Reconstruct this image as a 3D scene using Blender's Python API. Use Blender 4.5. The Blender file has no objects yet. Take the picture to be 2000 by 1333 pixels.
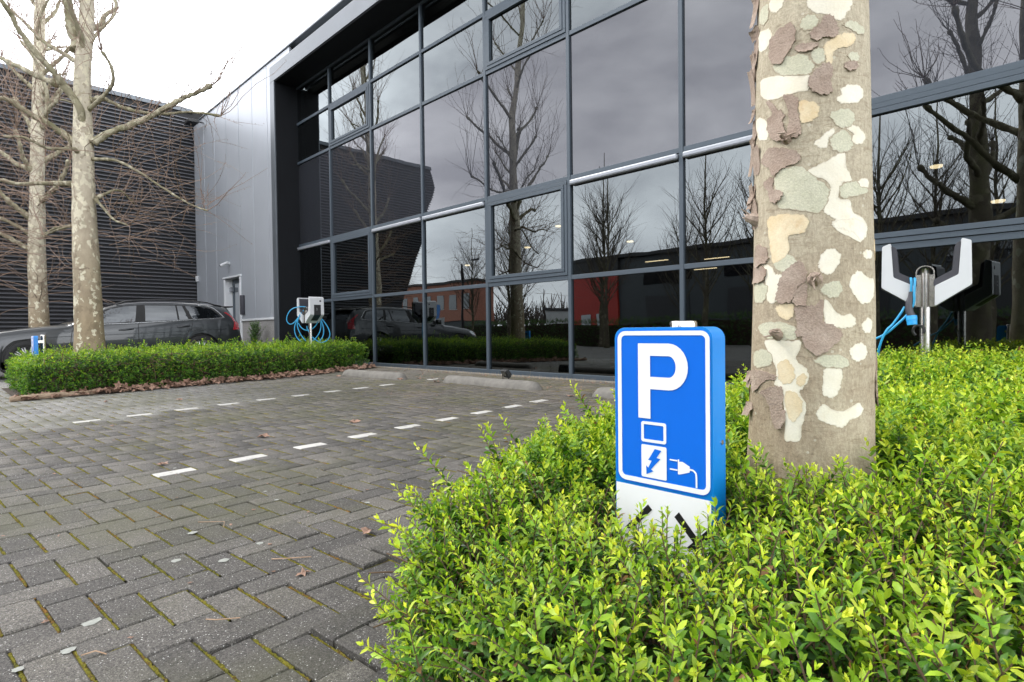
import bpy, bmesh, math, random
import numpy as np
from mathutils import Matrix, Vector, geometry
R_ = math.radians
rng = np.random.default_rng(11)
random.seed(11)
SC = bpy.context.scene
COL = SC.collection

# ---------------------------------------------------------------- camera
YAW, PITCH, ROLL = 0.78237, -0.017946, -0.011493
def cam_axes():
    r = np.array([math.cos(YAW), math.sin(YAW), 0]); f = np.array([-math.sin(YAW), math.cos(YAW), 0]); u = np.array([0, 0, 1.0])
    f2 = math.cos(PITCH)*f + math.sin(PITCH)*u; u2 = -math.sin(PITCH)*f + math.cos(PITCH)*u
    r3 = math.cos(ROLL)*r + math.sin(ROLL)*u2; u3 = -math.sin(ROLL)*r + math.cos(ROLL)*u2
    return r3, u3, f2
CR, CU, CF = cam_axes()
cam_data = bpy.data.cameras.new('camera'); cam = bpy.data.objects.new('camera', cam_data); COL.objects.link(cam)
cam.matrix_world = Matrix(((CR[0], CU[0], -CF[0], 0), (CR[1], CU[1], -CF[1], 0), (CR[2], CU[2], -CF[2], 0), (0, 0, 0, 1)))
cam_data.sensor_width = 36.0; cam_data.lens = 1115.863/2000*36.0
cam_data.clip_start = 0.02; cam_data.clip_end = 3000
SC.camera = cam

# ---------------------------------------------------------------- sky, sun, exposure
SUN_ELEV, SUN_DIR = R_(48), (-0.93, -0.35)        # where the soft sun stands behind the cloud
world = bpy.data.worlds.new('World'); SC.world = world; world.use_nodes = True
wn, wl = world.node_tree.nodes, world.node_tree.links
wn.clear()
def nd(tree, t, **kw):
    n = tree.nodes.new(t)
    for k, v in kw.items(): setattr(n, k, v)
    return n
W = world.node_tree
sky = nd(W, 'ShaderNodeTexSky', sky_type='NISHITA', sun_disc=False, sun_elevation=SUN_ELEV)
sky.sun_rotation = math.atan2(SUN_DIR[0], SUN_DIR[1])
sky.air_density = 1.0; sky.dust_density = 3.0; sky.ozone_density = 1.0
tc = nd(W, 'ShaderNodeTexCoord')
mp = nd(W, 'ShaderNodeMapping'); mp.inputs['Scale'].default_value = (1.0, 1.0, 2.2); mp.inputs['Location'].default_value = (3.1, 1.7, .4)
nz = nd(W, 'ShaderNodeTexNoise'); nz.inputs['Scale'].default_value = 1.9; nz.inputs['Detail'].default_value = 7; nz.inputs['Roughness'].default_value = .55; nz.inputs['Distortion'].default_value = .3
cr = nd(W, 'ShaderNodeValToRGB')
cr.color_ramp.elements[0].position = .33; cr.color_ramp.elements[0].color = (6.0, 6.1, 6.7, 1)
cr.color_ramp.elements[1].position = .68; cr.color_ramp.elements[1].color = (15.5, 15.8, 16.2, 1)
mx = nd(W, 'ShaderNodeMix', data_type='RGBA'); mx.inputs[0].default_value = .88
bg = nd(W, 'ShaderNodeBackground'); bg.inputs['Strength'].default_value = .12
wo = nd(W, 'ShaderNodeOutputWorld')
L = W.links.new
sxyz = nd(W, 'ShaderNodeSeparateXYZ'); L(tc.outputs['Generated'], sxyz.inputs[0])
hz = nd(W, 'ShaderNodeMapRange'); hz.interpolation_type = 'SMOOTHSTEP'; hz.inputs['From Min'].default_value = .25; hz.inputs['From Max'].default_value = 1.0; hz.inputs['To Min'].default_value = 2.1; hz.inputs['To Max'].default_value = .62; L(sxyz.outputs[2], hz.inputs['Value'])
hm = nd(W, 'ShaderNodeMix', data_type='RGBA', blend_type='MULTIPLY'); hm.inputs[0].default_value = 1.0; L(cr.outputs[0], hm.inputs[6]); L(hz.outputs[0], hm.inputs[7])
L(tc.outputs['Generated'], mp.inputs[0]); L(mp.outputs[0], nz.inputs['Vector']); L(nz.outputs['Fac'], cr.inputs[0])
L(sky.outputs[0], mx.inputs[6]); L(hm.outputs[2], mx.inputs[7]); L(mx.outputs[2], bg.inputs['Color']); L(bg.outputs[0], wo.inputs[0])
sun_d = bpy.data.lights.new('sun', 'SUN'); sun_d.energy = 1.5; sun_d.angle = R_(14); sun_d.color = (1, .965, .92)
sun = bpy.data.objects.new('sun', sun_d); COL.objects.link(sun)
_d = Vector((SUN_DIR[0]*math.cos(SUN_ELEV), SUN_DIR[1]*math.cos(SUN_ELEV), math.sin(SUN_ELEV)))
sun.rotation_euler = _d.to_track_quat('Z', 'Y').to_euler(); sun.location = (-20, -10, 30)
SC.view_settings.view_transform = 'Standard'; SC.view_settings.look = 'None'; SC.view_settings.gamma = 1
SC.view_settings.exposure = 0.72
try: SC.view_settings.use_curve_mapping = False
except Exception: pass
SC.render.engine = 'CYCLES'
SC.cycles.max_bounces = 8; SC.cycles.transparent_max_bounces = 12; SC.cycles.glossy_bounces = 5
SC.cycles.caustics_reflective = False; SC.cycles.caustics_refractive = False

# ---------------------------------------------------------------- helpers
def tag(o, label=None, cat=None, group=None, kind=None):
    if label: o['label'] = label
    if cat: o['category'] = cat
    if group: o['group'] = group
    if kind: o['kind'] = kind
    return o
def thing(name, label, cat, loc=(0, 0, 0), rotz=0, group=None):
    o = bpy.data.objects.new(name, None); COL.objects.link(o)
    o.location = loc; o.rotation_euler = (0, 0, rotz); o.empty_display_size = .2
    return tag(o, label, cat, group)
def mesh(name, v, f, mats, mi=None, smooth=False):
    me = bpy.data.meshes.new(name)
    me.from_pydata([tuple(map(float, p)) for p in v], [], [tuple(int(i) for i in q) for q in f])
    for m in (mats if isinstance(mats, (list, tuple)) else [mats]): me.materials.append(m)
    if mi is not None and len(mi): me.polygons.foreach_set('material_index', np.asarray(mi, dtype=np.int32))
    if smooth: me.polygons.foreach_set('use_smooth', np.ones(len(me.polygons), dtype=bool))
    me.update(); return me
def big_mesh(name, V, F, mat, attrs=None, smooth=False):
    """V (n,3); F (m,k) numpy, all faces with k corners"""
    me = bpy.data.meshes.new(name); n, (m, k) = len(V), F.shape
    me.vertices.add(n); me.vertices.foreach_set('co', V.astype(np.float32).ravel())
    me.loops.add(m*k); me.loops.foreach_set('vertex_index', F.astype(np.int32).ravel())
    me.polygons.add(m); me.polygons.foreach_set('loop_start', (np.arange(m)*k).astype(np.int32))
    try: me.polygons.foreach_set('loop_total', np.full(m, k, dtype=np.int32))
    except Exception: pass
    if smooth: me.polygons.foreach_set('use_smooth', np.ones(m, dtype=bool))
    me.materials.append(mat)
    for an, arr in (attrs or {}).items():
        a = me.attributes.new(an, 'FLOAT', 'POINT'); a.data.foreach_set('value', np.asarray(arr, dtype=np.float32))
    me.update(calc_edges=True); me.validate(); return me
def link(name, me, parent=None, world=True, loc=None):
    o = bpy.data.objects.new(name, me); COL.objects.link(o)
    if loc is not None: o.location = loc
    if parent is not None:
        o.parent = parent
        if world: o.matrix_parent_inverse = (Matrix.Translation(parent.location) @ parent.rotation_euler.to_matrix().to_4x4()).inverted()
    return o
class MB:
    def __init__(s): s.v, s.f, s.m = [], [], []
    def add(s, v, f, mi=0):
        b = len(s.v); s.v += [tuple(p) for p in v]; s.f += [tuple(i+b for i in q) for q in f]; s.m += [mi]*len(f); return s
    def box(s, x0, x1, y0, y1, z0, z1, mi=0):
        v = [(x, y, z) for z in (z0, z1) for y in (y0, y1) for x in (x0, x1)]
        return s.add(v, [(0, 2, 3, 1), (4, 5, 7, 6), (0, 1, 5, 4), (2, 6, 7, 3), (0, 4, 6, 2), (1, 3, 7, 5)], mi)
    def bbox(s, x0, x1, y0, y1, z0, z1, b=.004, mi=0):
        bm = bmesh.new(); bmesh.ops.create_cube(bm, size=1)
        for v in bm.verts: v.co = (x0 + (v.co.x+.5)*(x1-x0), y0 + (v.co.y+.5)*(y1-y0), z0 + (v.co.z+.5)*(z1-z0))
        bmesh.ops.bevel(bm, geom=bm.edges[:], offset=b, segments=2, affect='EDGES', profile=.5)
        bm.verts.index_update()
        s.add([v.co[:] for v in bm.verts], [[v.index for v in f.verts] for f in bm.faces], mi); bm.free(); return s
    def tube(s, pts, rad, n=6, mi=0, cap=True, closed=False):
        P = [Vector(p) for p in pts]; k = len(P)
        rad = list(rad) if hasattr(rad, '__len__') else [rad]*k
        rings, up = [], None
        for i in range(k):
            if closed: t = P[(i+1) % k]-P[i-1]
            else: t = P[min(i+1, k-1)]-P[max(i-1, 0)]
            t = t.normalized() if t.length > 1e-9 else Vector((0, 0, 1))
            if up is None:
                up = Vector((0, 0, 1)) if abs(t.z) < .9 else Vector((1, 0, 0))
            a = up - t*up.dot(t)
            if a.length < 1e-6: a = t.orthogonal()
            a.normalize(); up = a; b = t.cross(a)
            rings.append([P[i] + (a*math.cos(2*math.pi*j/n) + b*math.sin(2*math.pi*j/n))*rad[i] for j in range(n)])
        v = [p[:] for r in rings for p in r]; f = []
        for i in range(k if closed else k-1):
            i2 = (i+1) % k
            for j in range(n): f.append((i*n+j, i*n+(j+1) % n, i2*n+(j+1) % n, i2*n+j))
        if cap and not closed:
            f.append(tuple(range(n-1, -1, -1))); f.append(tuple((k-1)*n+j for j in range(n)))
        return s.add(v, f, mi)
    def lathe(s, prof, axis_o=(0, 0, 0), n=24, axis='z', mi=0):
        v, f = [], []
        for (r, h) in prof:
            for j in range(n):
                c, d = r*math.cos(2*math.pi*j/n), r*math.sin(2*math.pi*j/n)
                p = {'z': (c, d, h), 'x': (h, c, d), 'y': (d, h, c)}[axis]
                v.append((p[0]+axis_o[0], p[1]+axis_o[1], p[2]+axis_o[2]))
        for i in range(len(prof)-1):
            for j in range(n): f.append((i*n+j, i*n+(j+1) % n, (i+1)*n+(j+1) % n, (i+1)*n+j))
        return s.add(v, f, mi)
    def prism(s, poly, fn, d0, d1, mi=0):
        """extrude a 2-D polygon: fn(u, v, d) -> point"""
        n = len(poly); tri = geometry.tessellate_polygon([[Vector((p[0], p[1], 0)) for p in poly]])
        v = [fn(p[0], p[1], d0) for p in poly]+[fn(p[0], p[1], d1) for p in poly]
        f = [tuple(t) for t in tri]+[tuple(n+i for i in reversed(t)) for t in tri]
        f += [(i, (i+1) % n, n+(i+1) % n, n+i) for i in range(n)]
        return s.add(v, f, mi)
    def obj(s, name, mats, parent=None, smooth=False, world=True, fix=False, loc=None):
        me = mesh(name, s.v, s.f, mats, s.m, smooth)
        if fix:
            bm = bmesh.new(); bm.from_mesh(me); bmesh.ops.recalc_face_normals(bm, faces=bm.faces[:]); bm.to_mesh(me); bm.free()
        return link(name, me, parent, world, loc)
def copy_tree(o, parent=None):
    c = o.copy(); COL.objects.link(c)
    if parent is not None: c.parent = parent
    for ch in list(o.children): copy_tree(ch, c)
    return c
def smooth_angle(o, deg=35):
    me = o.data
    me.polygons.foreach_set('use_smooth', np.ones(len(me.polygons), dtype=bool))
    me.update()
    try: me.set_sharp_from_angle(angle=R_(deg))
    except Exception: pass
    return o
def spline(pts, n=8, closed=False):
    P = [np.array(p, float) for p in pts]; k = len(P); out = []
    for i in range(k if closed else k-1):
        p0 = P[(i-1) % k] if (closed or i > 0) else P[i]*2-P[i+1]
        p1, p2 = P[i], P[(i+1) % k]
        p3 = P[(i+2) % k] if (closed or i+2 < k) else P[i+1]*2-P[i]
        for t in np.arange(n)/n:
            out.append(.5*((2*p1)+(-p0+p2)*t+(2*p0-5*p1+4*p2-p3)*t*t+(-p0+3*p1-3*p2+p3)*t**3))
    if not closed: out.append(P[-1])
    return out
def gz(x, y): return -.80+.02*max(y, -6.0)

# ---------------------------------------------------------------- materials
def pm(name, col, rough=.5, metal=0., spec=.5, var=0., vscale=8., bump=0., bscale=60., coat=0., rvar=0., detail=5):
    m = bpy.data.materials.new(name); m.use_nodes = True; T = m.node_tree; b = T.nodes['Principled BSDF']
    b.inputs['Base Color'].default_value = (*col, 1); b.inputs['Roughness'].default_value = rough; b.inputs['Metallic'].default_value = metal
    b.inputs['Specular IOR Level'].default_value = spec; b.inputs['Coat Weight'].default_value = coat
    if coat: b.inputs['Coat Roughness'].default_value = .03
    if var or bump or rvar:
        t = nd(T, 'ShaderNodeTexCoord')
    if var or rvar:
        n = nd(T, 'ShaderNodeTexNoise'); n.inputs['Scale'].default_value = vscale; n.inputs['Detail'].default_value = detail; n.inputs['Roughness'].default_value = .65
        T.links.new(t.outputs['Object'], n.inputs['Vector'])
    if var:
        r = nd(T, 'ShaderNodeMapRange'); r.inputs['From Min'].default_value = .25; r.inputs['From Max'].default_value = .75
        r.inputs['To Min'].default_value = 1-var; r.inputs['To Max'].default_value = 1+var
        h = nd(T, 'ShaderNodeHueSaturation'); h.inputs['Color'].default_value = (*col, 1)
        T.links.new(n.outputs['Fac'], r.inputs['Value']); T.links.new(r.outputs[0], h.inputs['Value']); T.links.new(h.outputs[0], b.inputs['Base Color'])
    if rvar:
        r2 = nd(T, 'ShaderNodeMapRange'); r2.inputs['To Min'].default_value = max(.02, rough-rvar); r2.inputs['To Max'].default_value = min(1, rough+rvar)
        T.links.new(n.outputs['Fac'], r2.inputs['Value']); T.links.new(r2.outputs[0], b.inputs['Roughness'])
    if bump:
        n2 = nd(T, 'ShaderNodeTexNoise'); n2.inputs['Scale'].default_value = bscale; n2.inputs['Detail'].default_value = 6
        bp = nd(T, 'ShaderNodeBump'); bp.inputs['Strength'].default_value = bump; bp.inputs['Distance'].default_value = .01
        T.links.new(t.outputs['Object'], n2.inputs['Vector']); T.links.new(n2.outputs['Fac'], bp.inputs['Height']); T.links.new(bp.outputs[0], b.inputs['Normal'])
    return m
def ramp(T, stops, src=None):
    r = nd(T, 'ShaderNodeValToRGB'); e = r.color_ramp.elements
    while len(e) < len(stops): e.new(.5)
    for q, (p, c) in zip(e, stops): q.position = p; q.color = (*c, 1)
    if src is not None: T.links.new(src, r.inputs[0])
    return r
def noise(T, vec, scale, detail=5, rough=.6, dist=0.):
    n = nd(T, 'ShaderNodeTexNoise'); n.inputs['Scale'].default_value = scale; n.inputs['Detail'].default_value = detail
    n.inputs['Roughness'].default_value = rough; n.inputs['Distortion'].default_value = dist
    if vec is not None: T.links.new(vec, n.inputs['Vector'])
    return n
def mixc(T, fac, a, b, mode='MIX'):
    m = nd(T, 'ShaderNodeMix', data_type='RGBA', blend_type=mode)
    for s, q in ((0, fac), (6, a), (7, b)):
        if isinstance(q, (int, float)): m.inputs[s].default_value = q
        elif isinstance(q, tuple): m.inputs[s].default_value = (*q, 1)
        else: T.links.new(q, m.inputs[s])
    return m.outputs[2]
def math_(T, op, a, b=None, clamp=False):
    m = nd(T, 'ShaderNodeMath', operation=op); m.use_clamp = clamp
    for s, q in ((0, a), (1, b)):
        if q is None: continue
        if isinstance(q, (int, float)): m.inputs[s].default_value = q
        else: T.links.new(q, m.inputs[s])
    return m.outputs[0]

def glass_mat(name, under, R0=.13, tint=(.93, .97, 1.0)):
    m = bpy.data.materials.new(name); m.use_nodes = True; T = m.node_tree; T.nodes.clear()
    out = nd(T, 'ShaderNodeOutputMaterial'); g = nd(T, 'ShaderNodeBsdfGlossy'); g.inputs['Roughness'].default_value = .0
    g.inputs['Color'].default_value = (*tint, 1)
    geo = nd(T, 'ShaderNodeNewGeometry'); dp = nd(T, 'ShaderNodeVectorMath', operation='DOT_PRODUCT')
    T.links.new(geo.outputs['Incoming'], dp.inputs[0]); T.links.new(geo.outputs['Normal'], dp.inputs[1])
    c = math_(T, 'ABSOLUTE', dp.outputs['Value']); k = math_(T, 'SUBTRACT', 1.0, c, True); p5 = math_(T, 'POWER', k, 4.0)
    fac = math_(T, 'ADD', math_(T, 'MULTIPLY', p5, 1-R0), R0, True)
    tcn = nd(T, 'ShaderNodeTexCoord'); n = noise(T, tcn.outputs['Object'], .9, 2)
    bp = nd(T, 'ShaderNodeBump'); bp.inputs['Strength'].default_value = .10; bp.inputs['Distance'].default_value = .02
    T.links.new(n.outputs['Fac'], bp.inputs['Height']); T.links.new(bp.outputs[0], g.inputs['Normal'])
    if under == 'clear':
        u = nd(T, 'ShaderNodeBsdfTransparent'); u.inputs['Color'].default_value = (.11, .125, .125, 1)
    else:
        u = nd(T, 'ShaderNodeBsdfDiffuse'); u.inputs['Color'].default_value = (*under, 1)
    ms = nd(T, 'ShaderNodeMixShader'); T.links.new(fac, ms.inputs[0]); T.links.new(u.outputs[0], ms.inputs[1]); T.links.new(g.outputs[0], ms.inputs[2])
    T.links.new(ms.outputs[0], out.inputs[0]); return m
M = {}
M['vision'] = glass_mat('vision_glass', 'clear', .125, (.90, .98, 1.0))
M['spandrel'] = glass_mat('spandrel_glass', (.024, .026, .031), .088, (.96, .965, 1.0))
M['doorglass'] = glass_mat('door_glass', (.012, .013, .015), .2)
bk = bpy.data.materials.new('glass_back'); bk.use_nodes = True; bk.node_tree.nodes.clear()
_o = nd(bk.node_tree, 'ShaderNodeOutputMaterial'); _t = nd(bk.node_tree, 'ShaderNodeBsdfTransparent'); bk.node_tree.links.new(_t.outputs[0], _o.inputs[0])
M['back'] = bk
M['frame'] = pm('anthracite_frame', (.060, .080, .100), .52, .2, var=.08, vscale=3, rvar=.06)
M['fascia'] = pm('anthracite_fascia', (.115, .13, .145), .34, .4, var=.12, vscale=1.5, rvar=.08)
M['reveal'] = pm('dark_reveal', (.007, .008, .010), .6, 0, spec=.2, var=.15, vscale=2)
M['silver'] = pm('brushed_aluminium', (.30, .32, .35), .45, .35, var=.06, vscale=20)
M['steel'] = pm('stainless_steel', (.60, .58, .55), .24, 1., var=.05, vscale=30, rvar=.08)
M['greypanel'] = pm('silver_grey_cladding', (.40, .425, .46), .40, .35, var=.05, vscale=.7, rvar=.05)
M['joint'] = pm('pale_joint_strip', (.80, .82, .84), .4, .3)
M['slat'] = pm('charcoal_slat', (.125, .128, .142), .4, .3, var=.1, vscale=1.2)
M['slatback'] = pm('black_backing', (.006, .006, .007), .7)
M['plinth'] = pm('pebbled_concrete', (.27, .26, .25), .85, var=.55, vscale=45, bump=.5, bscale=60, detail=3)
M['white'] = pm('white_plastic', (.60, .615, .63), .35, var=.03, vscale=5)
M['darkplastic'] = pm('dark_grey_plastic', (.045, .045, .055), .45, var=.1, vscale=10)
M['black'] = pm('black_plastic', (.012, .012, .013), .4)
M['cable'] = pm('blue_cable', (.03, .33, .60), .42)
M['signblue'] = pm('sign_blue', (.0, .135, .68), .3, var=.03, vscale=8)
M['signedge'] = pm('sign_edge_blue', (.0, .20, .62), .35, var=.05, vscale=12)
M['signwhite'] = pm('sign_white', (.82, .83, .84), .35, var=.02, vscale=20)
M['concrete'] = pm('worn_concrete', (.185, .175, .155), .9, var=.28, vscale=9, bump=.5, bscale=90)
M['deadleaf'] = pm('dry_leaf', (.27, .165, .115), .75, var=.6, vscale=26, detail=2)
M['twigdry'] = pm('dry_twig', (.36, .24, .15), .8, var=.3, vscale=30)

# ---------------------------------------------------------------- measured positions (metres, viewpoint at the origin)
TREE_A_LIMBS = [([(-10.712, 1.614, 3.051), (-10.58, 1.577, 3.373), (-10.587, 1.401, 3.665), (-10.524, 1.29, 3.782), (-10.542, 1.101, 3.997), (-10.534, 0.938, 4.211), (-10.487, 0.815, 4.437), (-10.41, 0.718, 4.549), (-10.409, 0.548, 4.78)], 0.0588, 0.0217), ([(-10.596, 1.725, 2.91), (-10.544, 1.899, 3.076), (-10.393, 2.171, 3.243), (-10.238, 2.447, 3.421), (-10.078, 2.729, 3.658), (-9.976, 2.952, 3.811), (-9.865, 3.184, 3.973)], 0.0531, 0.0281), ([(-10.653, 1.681, 3.406), (-10.338, 1.823, 3.568), (-10.086, 1.901, 3.717), (-9.963, 1.851, 3.906), (-9.901, 1.74, 4.045)], 0.0311, 0.0155), ([(-10.621, 1.717, 3.56), (-10.692, 1.884, 3.65), (-10.677, 2.132, 3.579), (-10.636, 2.407, 3.552), (-10.564, 2.715, 3.596), (-10.458, 3.057, 3.689), (-10.299, 3.451, 3.679)], 0.0343, 0.0156), ([(-10.799, 1.524, 2.913), (-10.785, 1.371, 3.035), (-10.837, 1.154, 3.169), (-10.878, 0.947, 3.29), (-10.877, 0.782, 3.384), (-10.896, 0.593, 3.373)], 0.0522, 0.0307), ([(-10.813, 1.494, 2.294), (-11.272, 1.181, 2.342), (-11.653, 0.943, 2.357), (-11.996, 0.746, 2.459), (-12.36, 0.528, 2.579)], 0.0368, 0.0215), ([(-10.744, 1.608, 4.104), (-11.079, 1.458, 4.331), (-11.475, 1.247, 4.604), (-11.827, 1.083, 4.946), (-12.16, 0.934, 5.222)], 0.034, 0.0185), ([(-10.636, 1.724, 4.427), (-10.717, 1.837, 4.652), (-10.751, 1.998, 4.904), (-10.849, 2.094, 5.098)], 0.028, 0.0125), ([(-10.688, 1.627, 2.656), (-10.569, 1.495, 2.761), (-10.502, 1.307, 2.712), (-10.407, 1.146, 2.67), (-10.383, 0.918, 2.749), (-10.354, 0.692, 2.718)], 0.031, 0.0124), ([(-10.595, 1.72, 2.67), (-10.313, 1.882, 2.633), (-10.078, 1.996, 2.552), (-9.738, 2.211, 2.328), (-9.403, 2.421, 2.078), (-9.072, 2.626, 1.862), (-8.825, 2.752, 1.76)], 0.025, 0.0094), ([(-10.565, 1.735, 2.058), (-10.236, 1.82, 1.819), (-9.955, 1.861, 1.67), (-9.626, 1.951, 1.569)], 0.0219, 0.0094), ([(-10.565, 1.735, 2.073), (-10.628, 2.03, 2.257), (-10.74, 2.267, 2.104)], 0.025, 0.0094), ([(-11.001, 1.346, 3.822), (-11.346, 1.149, 3.987), (-11.701, 0.942, 4.195), (-12.004, 0.786, 4.365), (-12.311, 0.624, 4.482)], 0.0424, 0.0272), ([(-10.794, 1.498, 1.674), (-11.304, 1.343, 1.646), (-11.766, 1.234, 1.597)], 0.0215, 0.0092), ([(-10.767, 1.591, 4.321), (-10.772, 1.523, 4.59), (-10.743, 1.488, 4.87), (-10.703, 1.464, 5.146), (-10.663, 1.441, 5.418)], 0.0678, 0.0555)]
TREE_A_TRUNK = [(-10.614, 1.625, -0.341, 0.199), (-10.628, 1.624, 0.124, 0.187), (-10.665, 1.614, 1.208, 0.168), (-10.691, 1.608, 1.982, 0.149), (-10.7, 1.619, 2.757, 0.133), (-10.716, 1.632, 3.918, 0.108), (-10.681, 1.685, 4.614, 0.099), (-10.677, 1.7, 5.078, 0.093)]
TREE_B_LIMBS = [([(-17.618, 1.626, 3.959), (-18.079, 1.407, 4.146), (-18.565, 1.168, 4.486), (-19.145, 0.833, 4.747)], 0.0555, 0.037), ([(-17.576, 1.627, 2.386), (-17.632, 1.343, 2.6), (-17.663, 1.08, 2.725), (-17.688, 0.823, 2.834)], 0.0463, 0.0324), ([(-17.506, 1.685, 1.877), (-17.707, 1.595, 2.059), (-18.049, 1.367, 2.27), (-18.411, 1.118, 2.484), (-18.775, 0.866, 2.637)], 0.0604, 0.0418), ([(-17.399, 1.868, 4.923), (-17.172, 1.927, 5.296), (-17.03, 1.902, 5.721), (-17.039, 1.732, 6.317), (-17.127, 1.479, 6.727)], 0.0561, 0.0234), ([(-17.385, 1.901, 5.709), (-17.436, 2.146, 6.22), (-17.514, 2.354, 6.37)], 0.0374, 0.0187), ([(-17.373, 1.94, 6.761), (-17.308, 2.291, 6.929), (-17.34, 2.543, 6.99)], 0.0281, 0.0141), ([(-17.37, 1.832, 2.383), (-16.847, 2.003, 2.513), (-16.282, 2.212, 2.52)], 0.0374, 0.0187), ([(-17.367, 1.915, 5.527), (-17.41, 2.229, 5.687), (-17.459, 2.532, 5.66)], 0.0328, 0.0187)]
TREE_B_TRUNK = [(-17.426, 1.703, -0.519, 0.205), (-17.438, 1.71, 0.207, 0.196), (-17.488, 1.703, 1.901, 0.172), (-17.485, 1.736, 3.11, 0.149), (-17.491, 1.762, 4.32, 0.135), (-17.473, 1.825, 6.134, 0.116), (-17.456, 1.888, 7.947, 0.098)]
BIG_TRUNK = [(-0.5456, 1.7479, -0.2917, 0.159), (-0.5419, 1.748, 0.0575, 0.1542), (-0.5403, 1.7481, 0.3029, 0.1492), (-0.5399, 1.7483, 0.6328, 0.143), (-0.5396, 1.7484, 0.9177, 0.1381)]
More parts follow.
